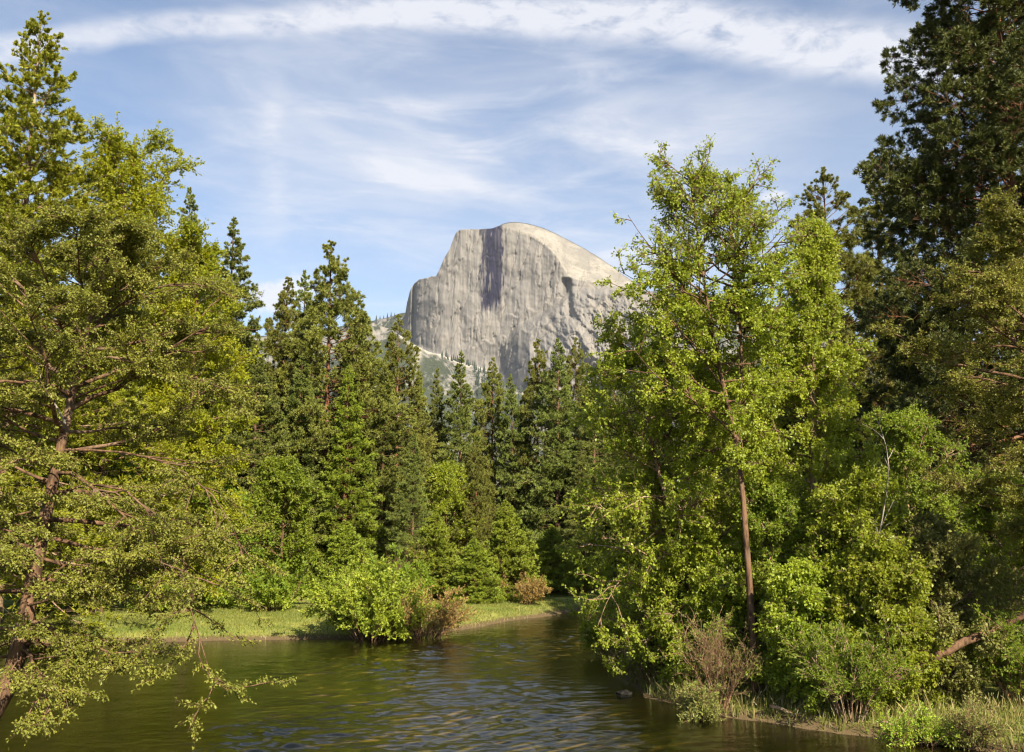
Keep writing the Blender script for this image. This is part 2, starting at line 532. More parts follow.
def build_river():
    def ax(lo, hi, step, a, b):
        return np.concatenate([[a], np.arange(lo, hi, step), [b]])
    xs = ax(-30, 17, 0.11, -75, 195); ys = np.concatenate([[-48], np.arange(17, 34, 0.08), np.arange(34, 58, 0.12), np.arange(58, 84, 0.25), [122]])
    gx, gy = np.meshgrid(xs, ys, indexing='ij')
    # riffles where the current runs down the middle, slack water under both banks
    sd = -river_sd(gx, gy)
    flow = np.clip((sd - 0.8) / 3.0, 0, 1)
    mid = np.clip((gx + 11.0) / 5.0, 0, 1) * flow
    rif = 0.16 + mid * np.clip(0.85 + 2.6 * fbm(gx * 0.15, gy * 0.12, 3, 301), 0.15, 1.35)
    a = 0.35; u = gx * math.cos(a) + gy * math.sin(a); v = -gx * math.sin(a) + gy * math.cos(a)
    wx, wy = 0.6 * fbm(u * 0.5, v * 0.5, 2, 302), 0.6 * fbm(u * 0.5, v * 0.5, 2, 303)
    h = 0.062 * fbm(u * 0.8 + wx, v * 1.4 + wy, 2, 304, 0.6) + 0.066 * fbm(u * 2.3 + wx * 3, v * 3.4 + wy * 2, 2, 305, 0.6) + 0.024 * fbm(u * 4.3 + wx * 5, v * 5.5, 1, 309)
    slow = 0.05 * fbm(u * 0.22, v * 0.4, 2, 306)
    z = h * rif + slow * 0.4
    z[0] = z[-1] = 0; z[:, 0] = z[:, -1] = 0
    v = np.stack([gx, gy, z], -1).reshape(-1, 3)
    ny = gx.shape[1]
    i = (np.arange(gx.shape[0] - 1)[:, None] * ny + np.arange(ny - 1)[None]).ravel()
    f = np.stack([i, i + ny, i + ny + 1, i + 1], 1)
    m, t, out = base_mat('river_water')
    oc = t.coords('Object')
    small = t.noise(t.mapping(oc, (0.9, 1.4, 1)), 9.0, 3, 0.6, 0.4)
    nrm = t.bump(small, 0.25, 0.03)
    gl = t.new('ShaderNodeBsdfGlossy'); gl.inputs['Roughness'].default_value = 0.03
    gl.inputs['Color'].default_value = (1, 1, 1, 1); t.l.new(nrm, gl.inputs['Normal'])
    tp = t.new('ShaderNodeBsdfTransparent'); tp.inputs['Color'].default_value = (0.82, 0.78, 0.48, 1)
    fr = t.new('ShaderNodeFresnel'); fr.inputs['IOR'].default_value = 1.33; t.l.new(nrm, fr.inputs['Normal'])
    mx = t.new('ShaderNodeMixShader'); t.l.new(fr.outputs[0], mx.inputs[0]); t.l.new(tp.outputs[0], mx.inputs[1]); t.l.new(gl.outputs[0], mx.inputs[2])
    t.l.new(mx.outputs[0], out.inputs[0])
    tag(mesh_np('river_water', v, f, m, smooth=True), kind='structure')


build_ground()
build_river()


# ------------------------------------------------------------------ mountains
def relief_solid(name, us, sil, base_px, depth_fn, rows, mat, back=500.0, jitter=0.0):
    """A mountain as a closed solid: a front face surveyed column by column from its foot to its skyline,
    and a back that falls away behind the skyline."""
    n = len(us)
    t = np.linspace(0, 1, rows)
    U = np.repeat(us[:, None], rows, 1)
    V = base_px + (sil[:, None] - base_px) * t[None]
    D = depth_fn(U, V, np.repeat(sil[:, None], rows, 1))
    Fp = at(U, V, D)
    B = Fp[:, ::-1].copy()
    B[..., 1] += back * np.linspace(0, 1, rows)[None] ** 0.7
    A = np.concatenate([Fp, B[:, 1:]], 1)
    r = A.shape[1]
    i = (np.arange(n - 1)[:, None] * r + np.arange(r - 1)[None]).ravel()
    f = np.stack([i, i + r, i + r + 1, i + 1], 1)
    return mesh_np(name, A.reshape(-1, 3), f, mat, smooth=True), Fp


def granite_mat():
    m, t, out = base_mat('granite')
    oc = t.coords('Object')
    s = t.new('ShaderNodeSeparateXYZ'); t.l.new(oc, s.inputs[0])
    k = t.mapping(oc, (0.001,) * 3)                       # kilometres
    flute = t.noise(t.mapping(k, (46, 10, 2.2)), 1.0, 5, 0.6, 0.3)
    blot = t.noise(k, 7.0, 5, 0.62)
    speck = t.noise(k, 45.0, 3, 0.6)
    col = t.mix(t.smooth(flute, 0.3, 0.7), (0.125, 0.117, 0.109), (0.198, 0.181, 0.159))
    col = t.mix(t.m('MULTIPLY', t.smooth(blot, 0.5, 0.72), 0.55), col, (0.22, 0.19, 0.15))
    col = t.mix(t.m('MULTIPLY', t.smooth(speck, 0.60, 0.75), 0.35), col, (0.17, 0.165, 0.15))
    vor = t.new('ShaderNodeTexVoronoi', feature='DISTANCE_TO_EDGE')
    t.l.new(t.mapping(k, (14, 6, 5), (0, 0.35, 0)), vor.inputs['Vector']); vor.inputs['Scale'].default_value = 1.0
    crack = t.m('MULTIPLY', t.smooth(vor.outputs['Distance'], 0.05, 0.0), t.smooth(blot, 0.42, 0.6))
    col = t.mix(t.m('MULTIPLY', crack, 0.6), col, (0.07, 0.066, 0.062))
    # weathered pale crown of the dome
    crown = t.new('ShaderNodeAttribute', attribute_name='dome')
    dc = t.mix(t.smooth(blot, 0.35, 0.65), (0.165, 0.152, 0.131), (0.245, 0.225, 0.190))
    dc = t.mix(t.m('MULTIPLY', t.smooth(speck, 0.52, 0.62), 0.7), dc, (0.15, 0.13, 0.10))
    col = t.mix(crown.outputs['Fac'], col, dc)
    # the dark lichen and water stain down the face
    c = at(492, 232, 4900.0); b = at(493.5, 306, 4900.0)
    sx = t.m('ADD', s.outputs[0], t.m('MULTIPLY_ADD', t.noise(t.mapping(k, (16, 6, 3.5)), 1.0, 5, 0.75), 150, -75))
    dx = t.m('ABSOLUTE', t.m('SUBTRACT', sx, float(c[0])))
    inx = t.smooth(dx, 60, 26)
    sz = t.m('ADD', s.outputs[2], t.m('MULTIPLY_ADD', t.noise(t.mapping(k, (60, 10, 2)), 1.0, 4, 0.7), 260, -130))
    inz = t.m('MULTIPLY', t.smooth(sz, float(b[2]) - 40, float(b[2]) + 60), t.smooth(s.outputs[2], float(c[2]) + 60, float(c[2]) + 20))
    patchy = t.smooth(t.noise(t.mapping(k, (75, 20, 5)), 1.0, 4, 0.65), 0.15, 0.36)
    gap = t.smooth(t.noise(t.mapping(k, (55, 14, 6), (0, 0, 0), (0.7, 0, 0.3)), 1.0, 3, 0.6), 0.53, 0.62)
    st = t.m('MULTIPLY', t.m('MULTIPLY', inx, inz), t.m('MULTIPLY', patchy, t.m('MULTIPLY_ADD', gap, -0.75, 1.0)))
    col = t.mix(t.m('MULTIPLY', st, 1.7, clamp=True), col, (0.012, 0.010, 0.026))
    # broader, fainter streaks from the rim
    rim = t.m('MULTIPLY', t.smooth(t.noise(t.mapping(k, (38, 8, 1.2), (0, 0, 0), (3, 0, 0)), 1.0, 4, 0.7), 0.52, 0.70), 0.42)
    col = t.mix(t.m('MULTIPLY', rim, t.m('SUBTRACT', 1.0, crown.outputs['Fac'])), col, (0.10, 0.092, 0.088))
    p = t.new('ShaderNodeBsdfPrincipled'); t.l.new(col, p.inputs['Base Color'])
    p.inputs['Roughness'].default_value = 0.9; p.inputs['Specular IOR Level'].default_value = 0.15
    t.l.new(t.bump(t.m('ADD', flute, t.m('MULTIPLY', blot, 0.6)), 0.55, 9.0), p.inputs['Normal'])
    t.l.new(p.outputs[0], out.inputs[0])
    return m


def slope_mat(name='forested_slope', scree=False):
    """Granite slope with tree cover: forest on the gentler ground, bare slabs and gullies between."""
    m, t, out = base_mat(name)
    oc = t.coords('Object')
    k = t.mapping(oc, (0.001,) * 3)
    a = t.noise(k, 3.4, 5, 0.6, 0.3); b = t.noise(t.mapping(k, (1, 1, 0.4)), 40.0, 4, 0.6)
    rock = t.mix(b, (0.13, 0.122, 0.11), (0.22, 0.20, 0.175))
    wood = t.mix(b, (0.022, 0.030, 0.020), (0.055, 0.062, 0.038))
    f = t.smooth(t.m('ADD', a, t.m('MULTIPLY_ADD', b, 0.5, -0.25)), 0.47, 0.60)
    col = t.mix(f, wood, rock)
    if scree:
        at_ = t.new('ShaderNodeAttribute', attribute_name='scree')
        col = t.mix(t.m('MULTIPLY', at_.outputs['Fac'], t.smooth(b, 0.2, 0.5)), col, (0.30, 0.275, 0.235))
    p = t.new('ShaderNodeBsdfPrincipled'); t.l.new(col, p.inputs['Base Color'])
    p.inputs['Roughness'].default_value = 0.95; p.inputs['Specular IOR Level'].default_value = 0.1
    t.l.new(t.bump(b, 0.8, 14.0), p.inputs['Normal'])
    t.l.new(p.outputs[0], out.inputs[0])
    return m


D0 = 4900.0
SIL = np.array([(398, 322), (402, 319), (405, 315), (407, 303), (410, 291), (414, 284), (420, 279), (428, 277), (436, 276), (440, 268), (444, 258),
                (449, 250), (453, 240), (456, 233), (459, 230), (463, 229), (470, 229.5), (478, 229.2), (486, 228.8), (493, 228.2), (499, 226), (503, 223.8), (509, 222.3), (516, 222), (524, 222.8), (533, 224.8),
                (545, 228.7), (558, 234.5), (572, 242), (586, 249.5), (600, 258), (612, 266), (622, 274), (632, 281), (642, 288), (655, 300), (668, 312), (690, 330), (720, 350)], float)
ARC = np.array([(490, 229.5), (503, 230.5), (516, 233), (528, 237), (538, 242), (547, 249), (555, 257), (561, 266), (566, 274), (571, 279), (580, 281), (600, 284), (620, 288), (642, 295), (720, 352)], float)


def build_dome():
    us = np.linspace(398, 720, 470)
    sil = np.interp(us, SIL[:, 0], SIL[:, 1])
    sil += np.interp(us, [398, 440, 500, 720], [1.2, 1.0, 0.25, 0.6]) * fbm(us * 0.22, us * 0, 4, 3) * 2
    arc_u = np.interp(us, ARC[:, 0], ARC[:, 1]); arc_u = np.where(us < 497, sil - 2, np.maximum(arc_u, sil + 0.2))
    MPP = D0 / F_PX

    def depth(U, V, S):
        A = np.repeat(arc_u[:, None], U.shape[1], 1)
        D = D0 - 0.42 * MPP * (U - 490)                       # the sheer face looks half left
        D = D + 40 * np.sin((U - 470) / 60)                   # and is faintly hollow
        # rounded left shoulder of the face
        edge = np.clip((444 - U) / 34, 0, 1); D = D + 130 * edge ** 1.6
        edge = np.clip((411 - U) / 12, 0, 1); D = D + 140 * edge
        # pale crown curving back from the lip to the skyline
        hgt = np.clip((A - V) / np.maximum(A - S, 1e-3), 0, 1); tall = (A - S) * MPP
        D = D + np.where(V < A, 1.6 * tall * (1 - np.sqrt(1 - hgt ** 2 * 0.97)) + 0.9 * tall * hgt - 16 * np.clip((A - V) / 3, 0, 1), 0)
        # crown swings round to the right
        D = D + np.clip(U - 560, 0, 200) * MPP * 0.55 * np.clip((A - V) / 10 + 0.4, 0, 1)
        # buttress under the ledge and the diagonal ramp along its foot
        ramp = np.interp(U, [505, 517, 540, 560, 572, 650], [338, 325, 313, 300, 286, 290])
        below = np.clip((V - ramp) / 7, 0, 1)
        D = D - 70 * below * np.clip((U - 498) / 20, 0, 1) - 1.1 * MPP * np.clip(V - ramp, 0, 60) * np.clip((U - 500) / 30, 0, 1)
        # dark cleft on the right part
        cl = np.exp(-((U - 569 - (V - 300) * 0.12) / 4.0) ** 2) * np.clip((V - 277) / 4, 0, 1) * np.clip((322 - V) / 8, 0, 1)
        D = D + 70 * cl
        cl = np.exp(-((U - 413.5 + (V - 300) * 0.03) / 1.8) ** 2) * np.clip((V - 280) / 8, 0, 1)
        D = D + 50 * cl
        # foot: talus apron
        foot = np.interp(U, [398, 417, 440, 488, 520, 560, 720], [338, 345, 353, 368, 380, 384, 384])
        D = D - 0.6 * MPP * np.clip(V - foot, 0, 200)
        # relief
        fl = fbm(U * 0.21, V * 0.030, 5, 11, 0.55); bl = fbm(U * 0.05, V * 0.05, 5, 21)
        cr = np.where(V < A, 0.9, 1.0)
        D = D + cr * (15 * fl + 42 * bl) + cr * 6 * (np.abs(fbm(U * 0.10 + V * 0.02, V * 0.025, 4, 31)) < 0.03)
        for (x0, y0, x1, y1, dd) in ((505, 318, 560, 300, 16), (520, 332, 585, 305, 20), (540, 352, 620, 318, 24), (425, 300, 452, 268, 10), (470, 345, 512, 336, 12), (585, 300, 640, 312, 26)):
            tq = np.clip((U - x0) / (x1 - x0), 0, 1); yl = y0 + (y1 - y0) * tq + 3 * np.sin(U * 0.35 + x0)
            on = np.clip((U - x0) / 4, 0, 1) * np.clip((x1 - U) / 4, 0, 1)
            D = D - dd * on * np.clip((V - yl) / 0.8, 0, 1) * np.exp(-np.clip(V - yl, 0, 99) / 9.0)
        rough = np.clip((V - ramp) / 12, 0, 1) * np.clip((U - 520) / 40, 0, 1)
        D = D + rough * 95 * fbm(U * 0.12 - V * 0.05, V * 0.10, 5, 41, 0.6)
        return D
    o, Fp = relief_solid('granite_dome', us, sil, 556.0, depth, 330, granite_mat(), back=900)
    me = o.data
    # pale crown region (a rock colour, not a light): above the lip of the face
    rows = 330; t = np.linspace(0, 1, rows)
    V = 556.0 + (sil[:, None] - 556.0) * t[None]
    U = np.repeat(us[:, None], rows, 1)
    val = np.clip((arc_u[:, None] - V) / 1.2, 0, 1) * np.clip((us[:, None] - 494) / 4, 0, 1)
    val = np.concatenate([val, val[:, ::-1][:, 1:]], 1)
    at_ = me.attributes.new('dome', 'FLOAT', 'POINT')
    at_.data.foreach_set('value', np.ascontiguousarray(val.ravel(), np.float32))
    o['kind'] = 'structure'


def build_ridges():
    sm = slope_mat()
    # low forested ridge beside and behind the dome
    us = np.linspace(-260, 1290, 420)
    sil = np.interp(us, [-260, 100, 300, 372, 396, 408, 430, 600, 640, 665, 720, 800, 860, 1000, 1290],
                    [330, 345, 332, 322, 314, 311, 330, 330, 289, 291, 296, 312, 345, 380, 330]) + 5 * fbm(us * 0.08, us * 0, 5, 4)

    def dep(U, V, S):
        return 6300 - 7.0 * (V - S) * 1.6 + 420 * fbm(U * 0.02, V * 0.03, 6, 51)
    o, Fp = relief_solid('far_ridge', us, sil, 556.0, dep, 70, sm, back=1500)
    o['kind'] = 'structure'
    # wooded apron in front of the dome's foot
    us2 = np.linspace(120, 1000, 460)
    sil2 = np.interp(us2, [120, 300, 372, 392, 404, 417, 430, 440, 462, 488, 505, 530, 570, 640, 690, 760, 1000],
                     [555, 420, 322, 330, 338, 346, 352, 354, 362, 370, 382, 396, 402, 380, 366, 380, 555]) + 2.0 * fbm(us2 * 0.15, us2 * 0, 4, 7)

    def dep2(U, V, S):
        return 4300 - 6.4 * (V - S) + 200 * fbm(U * 0.035, V * 0.05, 6, 61)
    o2, Fp2 = relief_solid('wooded_slope', us2, sil2, 560.0, dep2, 160, slope_mat('scree_slope', True), back=700)
    tt = np.linspace(0, 1, 160); V2 = 560.0 + (sil2[:, None] - 560.0) * tt[None]
    below = V2 - sil2[:, None] + 2.0 * fbm(us2[:, None] * 0.3, V2 * 0.3, 3, 77)
    val = np.clip((3.2 - below) / 1.5, 0, 1) * ((us2 > 398) & (us2 < 496))[:, None]
    gul = np.exp(-((us2[:, None] - 421 + (V2 - 346) * 0.30) / 4.0) ** 2) * (V2 < 385)
    val = np.clip(val + gul * 0.8, 0, 1)
    val = np.concatenate([val, val[:, ::-1][:, 1:]], 1)
    o2.data.attributes.new('scree', 'FLOAT', 'POINT').data.foreach_set('value', np.ascontiguousarray(val.ravel(), np.float32))
    o2['kind'] = 'structure'
    # distant conifer cover on both
    rng = np.random.default_rng(5)
    pos = []
    for Fg, n, rmin in ((Fp, 9000, 0.55), (Fp2, 9000, 0.25)):
        i = rng.integers(0, Fg.shape[0] - 1, n); j = (Fg.shape[1] * (rmin + (1 - rmin) * rng.uniform(0, 1, n) ** 0.6)).astype(int).clip(0, Fg.shape[1] - 1)
        p = Fg[i, j]
        keep = fbm(p[:, 0] * 0.0032, p[:, 2] * 0.0032, 4, 71) > 0.0
        pos.append(p[keep])
    p = np.concatenate(pos); N = len(p)
    h = rng.uniform(16, 34, N)[:, None]; r = h * rng.uniform(0.15, 0.22, (N, 1))
    a = np.arange(5) * 2 * PI / 5
    ring = p[:, None] + np.stack([np.cos(a), np.sin(a), 0 * a - 0.6], -1)[None] * np.stack([r, r, np.full_like(r, 3)], -1)
    v = np.concatenate([ring, (p + np.array([0, 0, 1.0]) * h)[:, None]], 1)
    b = (np.arange(N) * 6)[:, None]
    f = np.stack([b + np.arange(5), b + (np.arange(5) + 1) % 5, np.broadcast_to(b + 5, (N, 5))], -1).reshape(-1, 3)
    o3 = mesh_np('far_woods', v.reshape(-1, 3), f, M['needle_far'])
    o3['kind'] = 'stuff'


build_dome()
build_ridges()

# air: the valley's afternoon haze
def build_haze():
    lo = np.array([-9500., -420., -3.0]); hi = np.array([9500., 15000., 2300.])
    v = np.array([(x, y, z) for x in (lo[0], hi[0]) for y in (lo[1], hi[1]) for z in (lo[2], hi[2])])
    f = [(0, 1, 3, 2), (4, 6, 7, 5), (0, 4, 5, 1), (2, 3, 7, 6), (0, 2, 6, 4), (1, 5, 7, 3)]
    m, t, out = base_mat('haze')
    pv = t.new('ShaderNodeVolumePrincipled')
    pv.inputs['Color'].default_value = (0.80, 0.88, 1.0, 1)
    pv.inputs['Density'].default_value = 0.000014
    t.l.new(pv.outputs[0], out.inputs['Volume'])
    tag(mesh_np('haze', v, f, m), kind='stuff')


HAZE = True
if HAZE:
    build_haze()


# ------------------------------------------------------------------ tree builders
def resample(p, n):
    p = np.asarray(p, float)
    s = np.concatenate([[0], np.cumsum(np.linalg.norm(np.diff(p, axis=0), axis=1))])
    t = np.linspace(0, s[-1], n)
    # smooth corners a little
    q = np.stack([np.interp(t, s, p[:, k]) for k in range(3)], 1)
    q[1:-1] = 0.5 * q[1:-1] + 0.25 * (q[:-2] + q[2:])
    return q


def trunk_path(H, rng, lean=(0, 0), wob=0.02, n=14):
    t = np.linspace(0, 1, n)
    x = lean[0] * t + wob * H * np.cumsum(rng.normal(0, 0.25, n)) * t * 0.4
    y = lean[1] * t + wob * H * np.cumsum(rng.normal(0, 0.25, n)) * t * 0.4
    return np.stack([x - x[0], y - y[0], H * t], 1)[None]


def conifer(name, H, R, base=0.12, seed=0, style='fir', leaf='needle_fir', bark='bark_brown', limbs=150, twigs=11, tufts=4,
            needles=8, nlen=0.34, nwid=0.075, droop=(-0.25, 0.55), ragged=0.28, top_pow=0.85, lean=(0, 0), r0=None, belly=0.0, loc=(0, 0, 0)):
    rng = np.random.default_rng(seed)
    r = root(name, None, None, loc)
    tk = trunk_path(H, rng, lean, 0.008)
    r0 = r0 or H * 0.012 + 0.05
    T = Tubes().add(tk, r0, 0.02, 9, flare=0.35)
    # limbs in loose whorls up the trunk
    u = (np.arange(limbs) + rng.uniform(-0.6, 0.6, limbs)) / limbs
    u = np.clip(u, 0, 0.995) ** 0.92
    t = base + (1 - base) * u
    azs = np.arange(limbs) * 2.399 + rng.normal(0, 0.5, limbs)
    prof = (1 - u) ** top_pow
    if belly:
        prof = prof * (1 - belly * np.exp(-u / 0.18))
    side = 1 + 0.22 * np.cos(azs * 1 + seed) + 0.15 * np.cos(2 * azs + seed * 3) * np.sin(u * 17 + seed)
    L = R * (prof * side * rng.uniform(1 - ragged, 1 + ragged, limbs) + 0.012)
    elev = droop[0] + (droop[1] - droop[0]) * u ** 1.3 + rng.normal(0, 0.10, limbs)
    p, _ = sample(tk, np.zeros(limbs, int), t)
    d = np.stack([np.cos(azs) * np.cos(elev), np.sin(azs) * np.cos(elev), np.sin(elev)], 1)
    B = curves(rng, p, d, L, 6, 0.10, 0.045)
    T.add(B, 0.010 + 0.010 * L, 0.005, 4)
    # side twigs
    ib = np.sort(rng.choice(limbs, limbs * twigs, p=(L + 0.05 * R) / (L + 0.05 * R).sum()))
    tt = rng.uniform(0.18 if style != 'pine' else 0.35, 1.0, len(ib))
    Lt = L[ib] * (0.12 + (1 - tt) * 0.55) * rng.uniform(0.6, 1.2, len(ib)) + 0.06
    W = children(rng, B, ib, tt, rng.uniform(0.6, 1.1, len(ib)), Lt, 3, 0.75 if style != 'pine' else 0.3, 0.15, 0.03 if style != 'cedar' else -0.05)
    T.add(W, 0.009, 0.004, 3)
    iw = np.repeat(np.arange(len(W)), tufts)
    if style == 'pine':
        tp, td = sample(W, iw, rng.uniform(0.55, 1.0, len(iw)))
        td = unit(td + np.array([0, 0, 0.5])); spread = 0.75
    elif style == 'cedar':
        tp, td = sample(W, iw, rng.uniform(0.2, 1.0, len(iw)))
        td = unit(td + np.array([0, 0, 0.25])); spread = 0.5
    else:
        tp, td = sample(W, iw, rng.uniform(0.1, 1.0, len(iw))); spread = 0.6
    # leader
    lp = tk[0][-1] - np.array([0, 0, 1]) * rng.uniform(0, 0.05 * H, (24, 1)); ld = np.tile([0, 0, 1.0], (24, 1))
    tp = np.concatenate([tp, lp]); td = np.concatenate([td, ld])
    near_top = np.clip((1 - tp[:, 2:3] / H) / (1 - base) * 5, 0, 1)
    td = unit(td + np.array([0, 0, 1.0]) * 0.8 * (1 - near_top))
    v, f = needle_tris(rng, tp, td, needles, nlen * (0.45 + 0.55 * near_top), nwid, spread)
    T.build('trunk', M[bark], r)
    mesh_np('crown', v, f, M[leaf], r)
    r['_H'] = H
    return r


def broadleaf(name, trunk, r0, seed=0, t0=0.25, limbs=34, branches=9, twigs=7, leaves=14, Lmax=4.0, prof=None, elev=(0.1, 0.9), leaf='leaf_oak', lsize=0.09,
              bark='bark_brown', flat=0.0, gz=0.03, twl=0.5, nrm_up=0.4, split=False, loc=(0, 0, 0), aspect=0.62, azbias=None, brl=0.45, stems=None, tip=0.03, wander=0.16, down=0.25, extra=None, dead=None, airy=None):
    """trunk: (n,3) local polyline. Every first-order limb carries branches, twigs and leaves."""
    rng = np.random.default_rng(seed)
    r = root(name, None, None, loc)
    tk = np.asarray(trunk, float)[None]
    tks = [tk] + [np.asarray(s, float)[None] for s in (stems or [])]
    T = Tubes()
    for i, k in enumerate(tks):
        low = k[0, 0, 2] < 0.5
        T.add(k, r0 * (1 if i == 0 else 0.75 if low else 0.4), tip, 9, 0.8, flare=0.35 if low else 0.0)
    T.build('trunk', M[bark], r)
    prof = prof or (lambda u: np.sin(np.clip(u, 0, 1) * PI * 0.9 + 0.25) ** 0.8)
    PB, LB, RB = [], [], []
    for k in tks:
        u = np.clip((np.arange(limbs) + rng.uniform(-0.6, 0.6, limbs)) / limbs, 0, 0.99)
        t = t0 + (1 - t0) * u
        azs = np.arange(limbs) * 2.399 + rng.normal(0, 0.4, limbs) + seed
        if azbias is not None:
            azs = azs + azbias[1] * np.sin(azbias[0] - azs)
        L = Lmax * np.maximum(prof(u), 0.08) * rng.uniform(0.65, 1.2, limbs)
        el = elev[0] + (elev[1] - elev[0]) * u + rng.normal(0, 0.15, limbs)
        p, _ = sample(k, np.zeros(limbs, int), t)
        d = np.stack([np.cos(azs) * np.cos(el), np.sin(azs) * np.cos(el), np.sin(el)], 1)
        PB.append(curves(rng, p, d, L, 7, wander, gz)); LB.append(L); RB.append(np.minimum((0.20 + 0.22 * (1 - u)) * r0, 0.012 * L + 0.012))
    for e in extra or []:
        e = resample(e, 8)
        PB.append(e[None]); LB.append(np.array([np.linalg.norm(np.diff(e, axis=0), axis=1).sum()])); RB.append(np.array([0.035]))
    B = np.concatenate(PB); L = np.concatenate(LB); R = np.concatenate(RB)
    nl = len(B)
    for e in dead or []:
        e = resample(e, 12)[None]
        n_ = 5
        q = Tubes().add(e, 0.035, 0.008, 5)
        q.add(children(rng, e, np.zeros(n_, int), rng.uniform(0.35, 0.95, n_), rng.uniform(0.4, 0.9, n_), rng.uniform(0.3, 0.9, n_), 4, 0, 0.2, -0.05), 0.012, 0.004, 4)
        q.build('dead_limb', M['bark_grey'], r)
    ib = np.repeat(np.arange(nl), branches); tt = rng.uniform(0.22, 1.0, len(ib))
    Lb = L[ib] * brl * rng.uniform(0.5, 1.2, len(ib)) * (1.15 - 0.6 * tt)
    C = children(rng, B, ib, tt, rng.uniform(0.5, 1.1, len(ib)), Lb, 4, flat, wander * 1.1, gz)
    ic = np.repeat(np.arange(len(C)), twigs)
    Lw = twl * rng.uniform(0.5, 1.4, len(ic))
    W = children(rng, C, ic, rng.uniform(0.2, 1.0, len(ic)), rng.uniform(0.4, 1.2, len(ic)), Lw, 3, flat, 0.2, gz * 0.5)
    if split:
        for j in range(nl):
            q = Tubes().add(B[j:j + 1], R[j], 0.008, 6)
            q.add(C[ib == j], 0.008 + 0.30 * R[j], 0.005, 4)
            q.add(W[ib[ic] == j], 0.0065, 0.003, 3)
            q.build('limb', M[bark], r)
    else:
        q = Tubes().add(B, R, 0.008, 5).add(C, 0.008 + 0.30 * R[ib], 0.005, 4).add(W, 0.0065, 0.003, 3)
        q.build('limbs', M[bark], r)
    iw = np.repeat(np.arange(len(W)), leaves)
    lp, ld = sample(W, iw, rng.uniform(0.12, 1.0, len(iw)))
    if airy:
        zt = (lp[:, 2] - lp[:, 2].min()) / np.ptp(lp[:, 2])
        kp = rng.uniform(0, 1, len(lp)) > airy[1] * np.clip((zt - airy[0]) / 0.12, 0, 1)
        lp, ld = lp[kp], ld[kp]
    lp = lp + rng.normal(0, 0.035, lp.shape)
    ld = unit(ld * 0.6 + rng.normal(0, 0.7, ld.shape) - np.array([0, 0, down]))
    nn = unit(rng.normal(0, 1, lp.shape) * (1 - nrm_up) + np.array([0, 0, nrm_up]))
    v, f = leaf_quads(rng, lp, ld, nn, lsize, aspect)
    mesh_np('crown', v, f, M[leaf], r)
    return r


def shrub(name, R, H, seed=0, stems=26, branches=7, twigs=5, leaves=10, leaf='leaf_willow', lsize=0.09, bark='bark_twig', spread=0.75, aspect=0.4, twl=0.3, r0=0.022, loc=(0, 0, 0), bare=0.25, squash=1.0):
    rng = np.random.default_rng(seed)
    r = root(name, None, None, loc)
    a = rng.uniform(0, 2 * PI, stems); q = np.sqrt(rng.uniform(0, 1, stems)) * spread
    d = np.stack([np.cos(a) * q * R / H * 1.3, np.sin(a) * q * R / H * 1.3 * squash, np.ones(stems)], 1)
    p = np.stack([np.cos(a) * q * 0.28 * R, np.sin(a) * q * 0.28 * R * squash, np.full(stems, -0.15)], 1)
    L = H * rng.uniform(0.6, 1.1, stems) * np.sqrt(1 + (q * R / H) ** 2) * (1 - 0.25 * q)
    B = curves(rng, p, d, L, 7, 0.10, -0.02)
    T = Tubes().add(B, r0, 0.005, 5)
    ib = np.repeat(np.arange(stems), branches); tt = rng.uniform(bare, 1, len(ib))
    C = children(rng, B, ib, tt, rng.uniform(0.4, 0.9, len(ib)), L[ib] * 0.32 * rng.uniform(0.5, 1.2, len(ib)), 4, 0, 0.15, 0.02)
    T.add(C, 0.010, 0.004, 3)
    ic = np.repeat(np.arange(len(C)), twigs)
    W = children(rng, C, ic, rng.uniform(0.2, 1, len(ic)), rng.uniform(0.3, 1.0, len(ic)), twl * rng.uniform(0.5, 1.4, len(ic)), 2, 0, 0.15, 0)
    T.add(W, 0.005, 0.003, 3)
    T.build('stems', M[bark], r)
    if leaves:
        iw = np.repeat(np.arange(len(W)), leaves)
        lp, ld = sample(W, iw, rng.uniform(0.1, 1, len(iw)))
        lp += rng.normal(0, 0.02, lp.shape)
        ld = unit(ld * 0.8 + rng.normal(0, 0.55, ld.shape))
        v, f = leaf_quads(rng, lp, ld, rng.normal(0, 1, lp.shape) + np.array([0, 0, 0.6]), lsize, aspect)
        mesh_np('foliage', v, f, M[leaf], r)
    return r


def ground_at(px, Y):
    """World point on the ground at the azimuth of pixel column px, distance Y."""
    x = float(at(px, 540, Y)[0])
    return np.array([x, Y, float(ground_z(np.array([x]), np.array([Y]))[0])])


def spot(px_top, py_top, Y):
    """Base point and height of an upright tree whose top is seen at (px_top, py_top) from distance Y."""
    top = at(px_top, py_top, Y)
    z = float(ground_z(np.array([top[0]]), np.array([top[1]]))[0])
    return (float(top[0]), float(top[1]), z - 0.1), float(top[2] - z)


